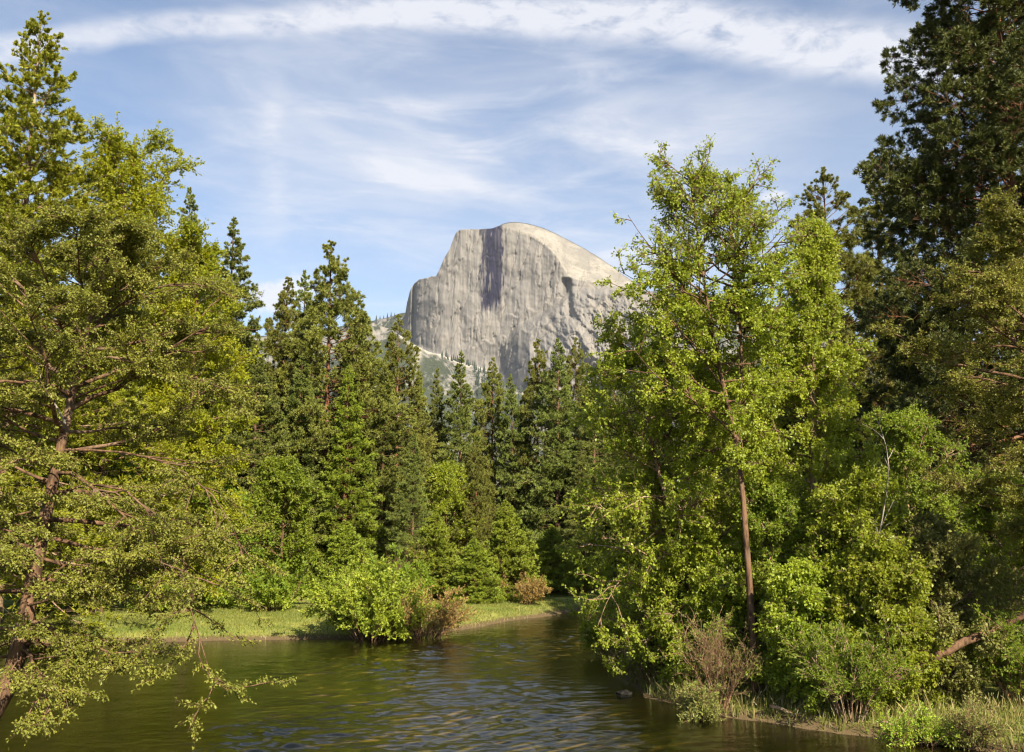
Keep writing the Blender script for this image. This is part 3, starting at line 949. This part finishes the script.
# ------------------------------------------------------------------ far bank: the conifer wood
G_FAR = 'conifers along the far bank'
PROTO = {
    'pine': conifer('ponderosa_pine', 30, 7.2, 0.14, 11, 'pine', 'needle_pine', 'bark_red', 155, 19, 5, 18, 0.36, 0.048, (-0.30, 0.65), 0.34, 0.78, belly=0.4),
    'pine_b': conifer('ponderosa_pine', 30, 6.6, 0.08, 12, 'pine', 'needle_pine', 'bark_red', 155, 19, 5, 18, 0.36, 0.048, (-0.25, 0.6), 0.32, 0.75, belly=0.2),
    'fir': conifer('fir_tree', 30, 6.3, 0.04, 13, 'fir', 'needle_fir', 'bark_brown', 190, 19, 5, 16, 0.32, 0.050, (-0.20, 0.5), 0.25, 0.80),
    'fir_b': conifer('fir_tree', 30, 5.9, 0.03, 14, 'fir', 'needle_fir', 'bark_brown', 200, 19, 5, 16, 0.32, 0.050, (-0.28, 0.45), 0.22, 0.85),
    'cedar': conifer('incense_cedar', 30, 5.0, 0.05, 15, 'cedar', 'needle_young', 'bark_red', 200, 17, 5, 14, 0.34, 0.055, (-0.15, 0.8), 0.28, 0.75),
    'young': conifer('young_cedar', 8, 3.3, 0.02, 16, 'cedar', 'needle_young', 'bark_red', 200, 15, 5, 11, 0.20, 0.05, (-0.05, 0.85), 0.07, 0.80),
}
USED = set()
rngp = np.random.default_rng(3)


def plant_conifer(kind, px, py, Y, label, wid=1.0, group=G_FAR):
    loc, H = spot(px, py, Y)
    o = PROTO[kind]
    if kind in USED:
        o = copy_tree(o)
    USED.add(kind)
    k = H / o['_H']
    o.location = loc
    o.rotation_euler = (rngp.normal(0, 0.012), rngp.normal(0, 0.012), rngp.uniform(0, 6.28))
    o.scale = (k * wid, k * wid, k)
    return tag(o, label, 'tree', group)


for row in [
    # kind, apex column, apex row, distance, label, width
    ('fir', 199, 184, 98, 'dark conifer tip rising just right of the bright oak crown', 0.75),
    ('fir_b', 234, 217, 92, 'tall narrow dark conifer behind the right edge of the bright oak', 0.95),
    ('pine_b', 281, 277, 94, 'shorter conifer in front of the small white cumulus cloud', 0.9),
    ('fir', 306, 266, 104, 'conifer with its tip just left of the tallest pine on the far bank', 0.8),
    ('pine', 331, 240, 92, 'tallest pine of the far bank, bare red trunk showing low down', 1.0),
    ('fir_b', 359, 292, 97, 'conifer leaning out right of the tallest far bank pine', 0.95),
    ('pine_b', 399, 315, 100, 'slender pine standing before the left edge of the granite dome', 0.85),
    ('fir', 383, 372, 90, 'lower conifer below the slender pine at the dome\'s left edge', 1.05),
    ('cedar', 421, 372, 112, 'thin conifer before the pale gully under the dome', 0.6),
    ('fir_b', 437, 366, 108, 'small pointed conifer close left of the sharp centre spire', 0.72),
    ('fir_b', 461, 349, 104, 'sharp spired conifer under the middle of the granite face', 0.85),
    ('pine_b', 492, 357, 110, 'thin conifer with pale gaps, just right of the dark stained face', 0.8),
    ('fir', 517, 372, 106, 'conifer with low top between the thin one and the twin tops', 0.8),
    ('pine', 535, 339, 108, 'left one of the twin topped conifers under the dome\'s right half', 0.8),
    ('fir', 556, 337, 103, 'broad conifer forming the right hand twin top under the dome', 0.95),
    ('pine_b', 573, 338, 109, 'conifer crowding behind the right hand twin top', 0.75),
    ('fir_b', 592, 372, 100, 'conifer half hidden behind the left leaves of the tall cottonwood', 0.95),
    ('fir', 610, 318, 118, 'dark pointed fir seen beside the cottonwood against the dome', 0.8),
    ('cedar', 348, 365, 88, 'olive conifer filling the space below the tallest pine\'s right side', 1.1),
    ('fir_b', 262, 330, 86, 'conifer rising behind the olive left bank tree and green maple', 1.0),
    ('fir', 414, 430, 84, 'dark conifer behind the willow bush, left of the yellow green oak', 0.9),
    ('pine_b', 478, 440, 92, 'brownish conifer right behind the yellow green oak', 1.0),
    ('fir_b', 583, 440, 88, 'dark lower conifer at the water end of the meadow', 1.1),
    ('fir', 640, 372, 100, 'conifer glimpsed through the left cottonwood leaves', 1.1),
    ('fir_b', 690, 355, 104, 'conifer mostly hidden behind the tall cottonwood crown', 1.1),
    ('pine_b', 745, 350, 100, 'conifer hidden behind the gap between both cottonwoods', 1.1),
    ('fir', 300, 350, 88, 'dark conifer behind the green maple, left of the red trunk', 1.0),
    ('fir_b', 225, 300, 90, 'dark conifer deep behind the olive left bank tree', 1.2),
    ('fir', 160, 260, 92, 'dark conifer deep behind the bright oak', 1.3),
    ('fir_b', 90, 240, 92, 'dark conifer deep behind the tall yellow green cedar', 1.3),
    ('fir', 20, 250, 90, 'dark conifer at the picture\'s left edge behind everything', 1.3),
    ('fir_b', -40, 250, 86, 'dark conifer past the left edge of the wood', 1.3),
]:
    plant_conifer(*row)

for row in [
    ('young', 438, 512, 75, 'young cedar left of the two pointed ones behind the rusty bush', 1.1),
    ('young', 475, 537, 72, 'small rounded young cedar at the edge of the meadow', 1.15),
    ('young', 505, 500, 76, 'taller pointed young cedar standing in the meadow edge', 0.95),
    ('young', 550, 524, 82, 'young cedar near the right end of the meadow', 1.05),
    ('young', 574, 545, 86, 'dim young cedar beneath the dark conifers at the meadow\'s end', 1.1),
    ('young', 345, 520, 76, 'dark young cedar behind the bright willow bush', 1.2),
]:
    plant_conifer(*row, group='young cedars on the meadow edge')


def wood_fill():
    """Row of half-hidden trunks and crowns deep in the wood: reads as one dark mass between the trees."""
    rng = np.random.default_rng(8)
    n = 46
    px = np.linspace(-160, 1180, n) + rng.normal(0, 8, n)
    Yd = rng.uniform(112, 150, n)
    py = np.interp(px, [-160, 200, 260, 330, 400, 480, 580, 650, 800, 1180], [260, 270, 330, 350, 400, 415, 390, 370, 300, 200]) + rng.uniform(8, 55, n)
    T = Tubes(); V = []; Fc = []; nv = 0
    for i in range(n):
        (x, y, z), H = spot(px[i], py[i], Yd[i])
        k = trunk_path(H, rng, (0, 0), 0.006) + np.array([x, y, z])
        T.add(k, 0.35, 0.03, 6)
        m = 2200
        u = rng.uniform(0, 1, m) ** 1.4
        a = rng.uniform(0, 2 * PI, m); rr = 4.4 * (1 - u) ** 0.8 * rng.uniform(0.35, 1.05, m)
        p = np.stack([x + np.cos(a) * rr, y + np.sin(a) * rr, z + H * (0.05 + 0.95 * u)], 1)
        dr = np.stack([np.cos(a), np.sin(a), np.full(m, -0.1)], 1)
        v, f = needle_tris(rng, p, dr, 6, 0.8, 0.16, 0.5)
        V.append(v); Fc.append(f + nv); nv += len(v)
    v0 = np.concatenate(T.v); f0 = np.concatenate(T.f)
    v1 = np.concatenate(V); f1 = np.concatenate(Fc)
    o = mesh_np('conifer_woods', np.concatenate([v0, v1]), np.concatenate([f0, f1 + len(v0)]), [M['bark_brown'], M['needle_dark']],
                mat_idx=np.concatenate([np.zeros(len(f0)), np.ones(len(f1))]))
    tag(o, kind='stuff')


wood_fill()


# ------------------------------------------------------------------ broadleaf trees of the far bank
def upright(H, seed, wob=0.03, lean=(0, 0)):
    return trunk_path(H, np.random.default_rng(seed + 100), lean, wob)[0]


def plant_broadleaf(name, px, py, Y, label, seed, Lmax, leaf, group=None, **kw):
    loc, H = spot(px, py, Y)
    H = H * 0.93
    kw.setdefault('elev', (0.0, 1.2))
    o = broadleaf(name, upright(H, seed), 0.012 * H + 0.04, seed, Lmax=Lmax, leaf=leaf, loc=loc, **kw)
    return tag(o, label, 'tree', group)


rounded = lambda u: np.sqrt(np.clip(1 - (2 * u - 0.85) ** 2 * 0.8, 0.02, 1)) * (1 - 0.25 * u)
broad = lambda u: np.interp(u, [0, 0.3, 0.7, 0.9, 1.0], [0.7, 1.0, 1.0, 0.82, 0.55])
plant_broadleaf('oak_tree', 126, 136, 60, 'bright yellow green oak with rounded crown behind the olive tree', 21, 5.0, 'leaf_oak', t0=0.12, limbs=64, branches=13, twigs=9, leaves=16, lsize=0.17, elev=(0.0, 0.95), prof=broad, twl=0.8, nrm_up=0.5)
plant_broadleaf('oak_tree', 203, 236, 62, 'lower bright green oak right of the rounded one', 22, 3.6, 'leaf_oak', t0=0.10, limbs=54, branches=12, twigs=8, leaves=14, lsize=0.17, elev=(0.0, 0.95), prof=broad, twl=0.7, nrm_up=0.5)
plant_broadleaf('maple_tree', 285, 460, 68, 'mid green leafy maple on the far bank left of the red trunk', 23, 3.6, 'leaf_alder', t0=0.06, limbs=40, branches=10, twigs=7, leaves=11, lsize=0.20, prof=rounded, twl=0.6, nrm_up=0.5)
plant_broadleaf('oak_tree', 447, 462, 92, 'small yellow green oak under the conifers behind the rusty bush', 24, 3.8, 'leaf_cottonwood', t0=0.2, limbs=40, branches=11, twigs=7, leaves=12, lsize=0.18, prof=rounded, twl=0.6, nrm_up=0.5)
plant_broadleaf('maple_tree', 214, 490, 65, 'green maple low behind the olive tree\'s hanging sprays', 25, 3.8, 'leaf_alder', t0=0.06, limbs=38, branches=9, twigs=7, leaves=11, lsize=0.20, prof=rounded, twl=0.6, nrm_up=0.5)
plant_broadleaf('maple_tree', 110, 440, 68, 'shaded green maple behind the leaning trunk', 26, 4.5, 'leaf_alder', t0=0.10, limbs=40, branches=9, twigs=7, leaves=11, lsize=0.19, prof=rounded, twl=0.6, nrm_up=0.5)
plant_broadleaf('maple_tree', 5, 420, 66, 'shaded green maple at the picture\'s left edge', 27, 4.5, 'leaf_alder', t0=0.10, limbs=36, branches=9, twigs=7, leaves=11, lsize=0.19, prof=rounded, twl=0.6, nrm_up=0.5)

# tall, sunlit incense cedars on the left
def own_conifer(name, px, py, Y, label, **kw):
    loc, H = spot(px, py, Y)
    o = conifer(name, H, loc=loc, **kw)
    return tag(o, label, 'tree')


own_conifer('incense_cedar', 41, 12, 55, 'tall yellow green cedar with pointed ragged top, upper left', R=7.2, base=0.08, seed=31, style='cedar', leaf='needle_cedar', bark='bark_pale',
            limbs=230, twigs=18, tufts=6, needles=14, nlen=0.28, nwid=0.055, droop=(-0.25, 0.75), ragged=0.38, top_pow=0.72)
own_conifer('incense_cedar', -26, 58, 53, 'second yellow green cedar cut by the left edge', R=6.5, base=0.08, seed=32, style='cedar', leaf='needle_cedar', bark='bark_pale',
            limbs=200, twigs=17, tufts=6, needles=13, nlen=0.28, nwid=0.055, droop=(-0.25, 0.75), ragged=0.35, top_pow=0.7)

# right hand conifers
own_conifer('ponderosa_pine', 822, 171, 62, 'pine with rounded lumpy top behind the second cottonwood', R=5.6, base=0.06, seed=33, style='pine', leaf='needle_pine', bark='bark_red',
            limbs=190, twigs=17, tufts=5, needles=16, nlen=0.32, nwid=0.036, droop=(-0.2, 0.7), ragged=0.3, top_pow=0.6)
own_conifer('fir_tree', 872, 150, 66, 'pale narrow fir between the lumpy pine and the huge dark pine', R=5.4, base=0.04, seed=34, style='fir', leaf='needle_pine', bark='bark_brown',
            limbs=220, twigs=17, tufts=5, needles=14, nlen=0.28, nwid=0.042, droop=(-0.25, 0.5), ragged=0.28, top_pow=0.8)
own_conifer('ponderosa_pine', 985, -120, 44, 'huge dark ponderosa pine filling the upper right corner', R=6.3, base=0.08, seed=35, style='pine', leaf='needle_dark', bark='bark_red',
            limbs=280, twigs=36, tufts=5, needles=20, nlen=0.27, nwid=0.040, droop=(-0.30, 0.6), ragged=0.32, top_pow=0.5)
own_conifer('ponderosa_pine', 1050, -160, 60, 'second dark pine crowding behind the huge pine at the right edge', R=7.5, base=0.06, seed=40, style='pine', leaf='needle_dark', bark='bark_red',
            limbs=240, twigs=24, tufts=5, needles=16, nlen=0.32, nwid=0.05, droop=(-0.30, 0.6), ragged=0.3, top_pow=0.5)
own_conifer('incense_cedar', 905, 352, 48, 'short yellow green cedar at the foot of the huge dark pine', R=4.0, base=0.05, seed=36, style='cedar', leaf='needle_cedar', bark='bark_red',
            limbs=130, twigs=11, tufts=4, needles=9, nlen=0.2, nwid=0.05, droop=(-0.1, 0.7), ragged=0.25, top_pow=0.75)
own_conifer('fir_tree', 1050, 120, 52, 'dark fir behind the huge pine at the right edge', R=6.5, base=0.05, seed=37, style='fir', leaf='needle_dark', bark='bark_brown',
            limbs=190, twigs=12, tufts=4, needles=9, nlen=0.3, nwid=0.06, droop=(-0.25, 0.5), ragged=0.28, top_pow=0.75)
own_conifer('fir_tree', 950, 330, 58, 'shaded fir deep behind the right bank thicket', R=6.0, base=0.02, seed=38, style='fir', leaf='needle_dark', bark='bark_brown',
            limbs=170, twigs=12, tufts=4, needles=9, nlen=0.32, nwid=0.07, droop=(-0.25, 0.5), ragged=0.28, top_pow=0.7)
own_conifer('fir_tree', 790, 330, 56, 'dark fir hidden behind the second cottonwood', R=5.5, base=0.02, seed=39, style='fir', leaf='needle_fir', bark='bark_brown',
            limbs=170, twigs=12, tufts=4, needles=9, nlen=0.32, nwid=0.07, droop=(-0.25, 0.5), ragged=0.28, top_pow=0.7)


# ------------------------------------------------------------------ near trees
def local(base, pts):
    """pixel column, row, distance -> points relative to the tree's base"""
    return np.array([at(*p) for p in pts]) - np.array(base)


# the leaning olive tree on the left bank
b = np.array([-12.55, 23.3, 0.1])
tr = local(b, [(10, 700, 23.4), (30, 595, 23.8), (47, 505, 24.2), (62, 445, 24.5), (74, 385, 24.7), (88, 325, 25.0), (100, 285, 25.2), (108, 258, 25.3)])
tr = resample(np.concatenate([[[-0.35, 0, -0.3]], tr]), 16)
ex = [local(b, [(50, 495, 24.2), (110, 470, 24.0), (165, 520, 23.6), (185, 590, 23.2), (200, 640, 23.0), (215, 690, 22.8)]),
      local(b, [(28, 600, 23.8), (60, 560, 23.4), (110, 550, 23.0), (160, 560, 22.6), (215, 585, 22.2)]),
      local(b, [(60, 450, 24.5), (120, 450, 24.0), (175, 462, 23.6), (225, 500, 23.4), (245, 560, 23.0)]),
      local(b, [(70, 400, 24.7), (130, 375, 24.2), (190, 372, 23.8), (245, 400, 23.4)]),
      local(b, [(85, 330, 25.0), (140, 290, 24.6), (195, 280, 24.2), (240, 300, 24.0)]),
      local(b, [(20, 640, 23.6), (40, 620, 23.0), (60, 640, 22.6), (75, 660, 22.3)]),
      local(b, [(40, 540, 24.0), (-20, 520, 23.4), (-70, 540, 23.0)])]
o = broadleaf('riverside_alder', tr, 0.30, 41, t0=0.24, limbs=52, branches=14, twigs=11, leaves=26, Lmax=4.3, leaf='leaf_olive', lsize=0.068, bark='bark_brown', flat=0.82, gz=-0.015,
              elev=(-0.12, 0.62), twl=0.42, nrm_up=0.6, split=True, loc=tuple(b), extra=ex, aspect=0.6,
              prof=lambda u: np.interp(u, [0, 0.25, 0.6, 0.85, 1.0], [0.75, 1.0, 0.95, 0.6, 0.25]),
              dead=[local(b, [(66, 425, 24.5), (50, 395, 24.2), (25, 382, 23.8), (0, 380, 23.5)])])
tag(o, 'leaning olive green tree with layered sprays on the left bank', 'tree')

# tall cottonwood on the right bank
b = ground_at(757, 31.0)
tr = local(b, [(757, 700, 31.0), (752, 620, 31.0), (745, 520, 31.1), (738, 440, 31.2), (722, 385, 31.3), (710, 320, 31.4), (701, 260, 31.5), (694, 205, 31.6), (690, 178, 31.6)])
tr[0, 2] = -0.3
tr = resample(tr, 16)
st2 = resample(local(b, [(738, 440, 31.2), (742, 385, 31.4), (741, 330, 31.6), (733, 262, 31.8), (728, 205, 31.8)]), 12)
o = broadleaf('cottonwood_tree', tr, 0.13, 42, t0=0.42, limbs=40, branches=10, twigs=9, leaves=13, Lmax=2.7, leaf='leaf_cottonwood', lsize=0.086, bark='bark_brown', flat=0.1, gz=0.03,
              elev=(0.05, 0.95), twl=0.34, nrm_up=0.25, split=False, loc=tuple(b), aspect=0.8, stems=[st2],
              prof=lambda u: np.interp(u, [0, 0.2, 0.5, 0.8, 1.0], [0.9, 1.0, 0.9, 0.78, 0.5]), down=0.5, airy=(0.55, 0.62),
              extra=[local(b, [(738, 440, 31.2), (700, 400, 30.6), (660, 385, 30.2), (620, 330, 30.0)]),
                     local(b, [(722, 385, 31.3), (680, 330, 31.0), (640, 280, 30.8), (618, 270, 30.6)]),
                     local(b, [(712, 320, 31.4), (670, 270, 31.2), (640, 235, 31.0), (628, 215, 31.0)])])
tag(o, 'tall airy cottonwood with bare reddish lower trunk on the right bank', 'tree')

# multi-stemmed cottonwood leaning over the water
b = ground_at(693, 35.0)
mk = lambda pts: resample(np.concatenate([[[0, 0, -0.3]], local(b, pts)]), 14)
o = broadleaf('cottonwood_tree', mk([(690, 580, 35), (672, 520, 34.8), (650, 440, 34.6), (640, 370, 34.6), (636, 335, 34.6)]), 0.15, 43, t0=0.14, limbs=44, branches=11, twigs=9, leaves=11, Lmax=3.3,
              leaf='leaf_cottonwood', lsize=0.095, bark='bark_pale', flat=0.25, gz=-0.01, elev=(-0.15, 0.8), twl=0.36, nrm_up=0.3, loc=tuple(b), aspect=0.8,
              stems=[mk([(697, 590, 35), (688, 520, 35.4), (690, 430, 35.8), (694, 370, 36)])], down=0.45,
              prof=lambda u: np.interp(u, [0, 0.3, 0.7, 1.0], [0.85, 1.0, 0.8, 0.35]),
              extra=[local(b, [(690, 590, 35), (650, 560, 34), (615, 580, 33.4), (598, 625, 33.0)]),
                     local(b, [(680, 545, 35), (640, 500, 34.2), (605, 490, 33.8), (588, 520, 33.4)])])
tag(o, 'spreading cottonwood with pale twin stems overhanging the water', 'tree')

# second upright cottonwood
b = ground_at(822, 34.0)
tr = mk([(818, 560, 34), (811, 470, 34), (812, 400, 34.2), (816, 320, 34.4), (820, 232, 34.6)])
o = broadleaf('cottonwood_tree', tr, 0.17, 44, t0=0.14, limbs=76, branches=11, twigs=9, leaves=12, Lmax=2.6, leaf='leaf_cottonwood', lsize=0.095, bark='bark_pale', flat=0.1, gz=0.03,
              elev=(0.1, 1.0), twl=0.34, nrm_up=0.3, loc=tuple(b), aspect=0.8, down=0.45, airy=(0.6, 0.35),
              prof=lambda u: np.interp(u, [0, 0.2, 0.6, 0.85, 1.0], [0.95, 1.0, 0.72, 0.42, 0.2]))
tag(o, 'dense second cottonwood with narrow bright crown', 'tree')

# alder thicket behind them to the right
for (px, py, Y, Lm, sd, leaf, lab, kw) in [
    (905, 400, 38, 3.0, 45, 'leaf_alder', 'bright green alder below the huge dark pine', {}),
    (862, 470, 30.5, 2.4, 46, 'leaf_cottonwood', 'bushy sunlit alder with grey dead limbs on the right bank', {}),
    (770, 470, 33, 2.3, 47, 'leaf_alder', 'low green alder behind the bare cottonwood trunk', {}),
    (935, 520, 30, 2.4, 48, 'leaf_grey', 'grey green alder with fine leaves above the fallen log', {}),
    (795, 560, 30.2, 1.7, 53, 'leaf_cottonwood', 'young sunlit cottonwood just right of the bare trunk', {}),
    (880, 540, 29.0, 1.7, 54, 'leaf_cottonwood', 'young sunlit alder rising over the pale stemmed bush', {}),
    (690, 505, 34.0, 1.7, 55, 'leaf_cottonwood', 'young cottonwood above the grey green willow bush', {}),
    (1005, 470, 33, 3.0, 49, 'leaf_alder', 'shaded alder standing above the log at the right edge', {}),
    (690, 470, 41, 3.0, 50, 'leaf_alder', 'green alder behind the twin stemmed cottonwood', {}),
    (830, 440, 44, 3.2, 51, 'leaf_alder', 'alder filling the background between second cottonwood and dark pine', {}),
]:
    loc, H = spot(px, py, Y)
    if sd == 46:
        kw = {'dead': [local(loc, [(862, 610, 30.4), (876, 550, 29.6), (886, 500, 29.2), (890, 465, 29.1), (886, 440, 29.2), (874, 412, 29.5)]),
                       local(loc, [(862, 590, 30.4), (874, 545, 29.4), (884, 520, 29.0), (894, 500, 28.8)])]}
    o = broadleaf('alder_tree', upright(H * 0.92, sd, 0.05), 0.10, sd, t0=0.05, limbs=46, branches=10, twigs=9, leaves=12, Lmax=Lm, leaf=leaf, lsize=0.095, bark='bark_pale', flat=0.3,
                  gz=0.0, elev=(0.0, 1.0), twl=0.34, nrm_up=0.35, loc=loc, aspect=0.7, prof=rounded, **kw)
    tag(o, lab, 'tree')

# fine-leaved olive tree entering from the right edge
b = ground_at(1075, 27.5)
tr = mk([(1068, 600, 27.5), (1058, 480, 27.4), (1048, 380, 27.3), (1036, 290, 27.2), (1022, 215, 27.1)])
o = broadleaf('riverside_alder', tr, 0.2, 52, t0=0.30, limbs=48, branches=13, twigs=10, leaves=20, Lmax=3.4, leaf='leaf_olive', lsize=0.07, bark='bark_brown', flat=0.75, gz=-0.012,
              elev=(0.0, 0.7), twl=0.4, nrm_up=0.55, split=True, loc=tuple(b), aspect=0.6, azbias=(PI, 0.5))
tag(o, 'olive green tree with layered sprays entering from the right edge', 'tree')

# trees just outside the frame whose shade falls across the foot of the right bank
loc = (24.5, 16.0, 0.6)
o = conifer('ponderosa_pine', 20, 4.6, 0.12, 61, 'pine', 'needle_dark', 'bark_red', 120, 11, 4, 12, 0.3, 0.05, (-0.3, 0.6), 0.3, 0.5, loc=loc)
tag(o, 'pine standing past the right edge, shading the bank with the log', 'tree')


# ------------------------------------------------------------------ bushes along the water
def plant_shrub(name, px, Y, R, H, label, seed, group=None, **kw):
    g = ground_at(px, Y); g[2] = max(g[2], -0.25)
    o = shrub(name, R, H, seed, loc=tuple(g), **kw)
    return tag(o, label, 'bush', group)


plant_shrub('willow_bush', 374, 52.0, 2.6, 3.6, 'bright green willow bush growing out of the water by the far bank', 71, stems=46, branches=9, twigs=7, leaves=11, lsize=0.15, twl=0.45, spread=0.95, aspect=0.55)
plant_shrub('willow_bush', 425, 53.0, 2.2, 2.9, 'rusty brown half bare bush beside the bright willow', 72, stems=44, branches=7, twigs=6, leaves=4, leaf='leaf_rust', lsize=0.14, bark='bark_twig', spread=0.95, r0=0.03)
plant_shrub('willow_bush', 527, 72.0, 1.2, 2.0, 'small rusty shrub on the meadow edge by the water', 73, stems=26, branches=6, twigs=5, leaves=6, leaf='leaf_rust', lsize=0.14)
plant_shrub('leafless_shrub', 408, 74.0, 2.4, 4.6, 'leafless reddish shrub behind the willow bush', 74, stems=22, branches=7, twigs=4, leaves=0, r0=0.05)
plant_shrub('willow_bush', 650, 36.0, 2.0, 2.8, 'grey green willow bush at the bend of the right bank', 75, stems=40, branches=8, twigs=6, leaves=9, leaf='leaf_grey', lsize=0.10, twl=0.3, spread=0.9)
plant_shrub('willow_bush', 712, 30.4, 1.15, 3.3, 'thin reddish twiggy shrub left of the bare cottonwood trunk', 76, stems=30, branches=6, twigs=5, leaves=3, leaf='leaf_grey', lsize=0.07, spread=0.7, r0=0.014)
plant_shrub('willow_bush', 694, 29.6, 0.8, 1.1, 'small grey green shrub standing in the shallows before the trunk', 77, stems=20, branches=6, twigs=5, leaves=7, leaf='leaf_grey', lsize=0.09)
plant_shrub('willow_bush', 842, 28.0, 1.3, 2.6, 'leafy bush with pale bare stems at the water edge', 78, stems=34, branches=7, twigs=6, leaves=8, leaf='leaf_alder', lsize=0.10, bark='bark_pale', bare=0.3)
plant_shrub('willow_bush', 905, 26.0, 0.9, 0.9, 'low bush at the water edge under the fallen log', 79, stems=24, branches=6, twigs=5, leaves=8, leaf='leaf_willow', lsize=0.08)
plant_shrub('willow_bush', 960, 25.6, 0.9, 0.9, 'thin low shrub on the sandy shore at lower right', 80, stems=20, branches=6, twigs=5, leaves=6, leaf='leaf_grey', lsize=0.07)
plant_shrub('willow_bush', 800, 30.6, 1.0, 1.8, 'shaded bush beneath the sunlit alder', 81, stems=30, branches=7, twigs=6, leaves=8, leaf='leaf_alder', lsize=0.10)
plant_shrub('willow_bush', 1010, 28.5, 1.6, 2.4, 'dark shaded bush at the right edge below the log', 82, stems=30, branches=7, twigs=6, leaves=9, leaf='leaf_alder', lsize=0.10)
plant_shrub('willow_bush', 610, 45.0, 1.6, 2.6, 'green bush at the outer bend under the overhanging cottonwood', 83, stems=30, branches=7, twigs=6, leaves=9, leaf='leaf_cottonwood', lsize=0.12)
for k, (px, Y, R, H, lab) in enumerate([(275, 63, 2.2, 2.6, 'dark green bush beneath the maple'), (160, 62, 2.0, 2.4, 'dark green bush right of the leaning trunk'),
                                        (60, 60, 2.2, 2.6, 'dark green bush behind the leaning trunk'), (400, 70, 2.4, 3.2, 'dark green bush behind the leafless shrub'), (585, 84, 2.4, 3.4, 'dark green bush at the right end of the meadow')]):
    plant_shrub('bush', px, Y, R, H, lab, 90 + k, 'bushes at the edge of the wood', stems=26, branches=7, twigs=6, leaves=9, leaf='leaf_alder', lsize=0.18, twl=0.4, aspect=0.6)


# ------------------------------------------------------------------ fallen log, driftwood, stone
def log_thing(name, pts, r0, r1, label, mat, seed, stubs=5, bend=0.02):
    rng = np.random.default_rng(seed)
    P = resample(pts, 12)
    base = P[0].copy(); P = P - base
    P[1:-1] += rng.normal(0, bend, (10, 3))
    T = Tubes().add(P[None], r0, r1, 10)
    if stubs:
        T.add(children(rng, P[None], np.zeros(stubs, int), rng.uniform(0.2, 0.95, stubs), rng.uniform(0.7, 1.2, stubs), rng.uniform(0.15, 0.7, stubs), 3, 0, 0.15, 0), 0.03, 0.008, 5)
    o = T.build(name, M[mat])
    o.location = base
    # end caps so that it is a solid
    import bmesh
    bm = bmesh.new(); bm.from_mesh(o.data)
    bmesh.ops.holes_fill(bm, edges=[e for e in bm.edges if e.is_boundary], sides=0)
    bm.to_mesh(o.data); bm.free()
    return tag(o, label, 'log')


log_thing('fallen_log', [at(868, 694, 28.2), at(905, 672, 28.0), at(945, 652, 28.0), at(985, 634, 28.2), at(1040, 608, 28.6)], 0.13, 0.10, 'fallen log leaning on the right bank above the low bush', 'bark_brown', 101)
log_thing('driftwood_branch', [at(770, 706, 29.2), at(800, 716, 28.6), at(835, 722, 28.2), at(870, 722, 27.8)], 0.05, 0.02, 'grey driftwood branch lying along the waterline under the bush', 'bark_pale', 102, 7)
log_thing('driftwood_branch', [at(880, 722, 27.2), at(915, 728, 26.6), at(950, 735, 26.0)], 0.04, 0.015, 'thin driftwood stick on the sandy shore at lower right', 'bark_pale', 103, 5)


def rock(px, Y, size, label, seed):
    import bmesh
    from mathutils import noise as mn
    g = ground_at(px, Y); g[2] = -0.05
    bm = bmesh.new()
    bmesh.ops.create_icosphere(bm, subdivisions=4, radius=1.0)
    for v in bm.verts:
        k = 1 + 0.35 * mn.fractal(v.co * 1.3 + Vector((seed, 0, 0)), 0.8, 2.0, 4)
        v.co = Vector((v.co.x * size * k, v.co.y * size * 0.8 * k, v.co.z * size * 0.55 * k))
    me = bpy.data.meshes.new('river_stone'); bm.to_mesh(me); bm.free()
    for p in me.polygons:
        p.use_smooth = True
    me.materials.append(M['stone'])
    o = bpy.data.objects.new('river_stone', me); COL.objects.link(o); o.location = g
    tag(o, label, 'stone')


M['stone'] = bark_mat('stone', (0.006, 0.005, 0.005), (0.018, 0.017, 0.014), (0.028, 0.025, 0.022), 5, 1.0)
rock(622, 34.2, 0.28, 'dark wet stone in the current beside the willow bush', 3)


# ------------------------------------------------------------------ grass
def grass(name, n, seed, keep, h, wd, mat, xr, yr):
    rng = np.random.default_rng(seed)
    x = rng.uniform(*xr, n); y = rng.uniform(*yr, n)
    sd = river_sd(x, y)
    k = keep(x, y, sd) & (fbm(x * 0.5, y * 0.5, 3, seed) > -0.22)
    x, y = x[k], y[k]; z = ground_z(x, y)
    k = z > 0.0
    x, y, z = x[k], y[k], z[k]
    p = np.stack([x, y, z - 0.03], 1); N = len(p)
    up = unit(np.stack([rng.normal(0, .3, N), rng.normal(0, .3, N), np.ones(N)], 1))
    L = h * rng.uniform(0.4, 1.2, (N, 1))
    s = unit(np.cross(up, rng.normal(0, 1, (N, 3)))) * wd
    bend = rng.normal(0, 0.18, (N, 3)) * L
    v = np.stack([p - s, p + s, p + up * L * 0.6 + s * 0.7 + bend * 0.4, p + up * L + bend], 1)
    tag(mesh_np(name, v.reshape(-1, 3), np.arange(N * 4).reshape(N, 4), M[mat]), kind='stuff')


grass('meadow_grass', 200000, 201, lambda x, y, sd: (sd > 0.3) & (sd < 14) & (y > 45), 0.17, 0.018, 'grass', (-30, 14), (48, 92))
grass('shore_grass', 16000, 202, lambda x, y, sd: (sd > 0.2) & (sd < 4) & (y < 48) & (x > 2), 0.5, 0.010, 'dry_grass', (3, 17), (22, 50))
grass('shore_grass', 30000, 203, lambda x, y, sd: (sd > -0.4) & (sd < 5) & (y < 46) & (x > 2), 0.4, 0.014, 'grass', (3, 18), (22, 50))

grass('bank_tufts', 60000, 204, lambda x, y, sd: (sd > -0.1) & (sd < 1.1) & (y > 45), 0.22, 0.016, 'dry_grass', (-30, 14), (46, 92))
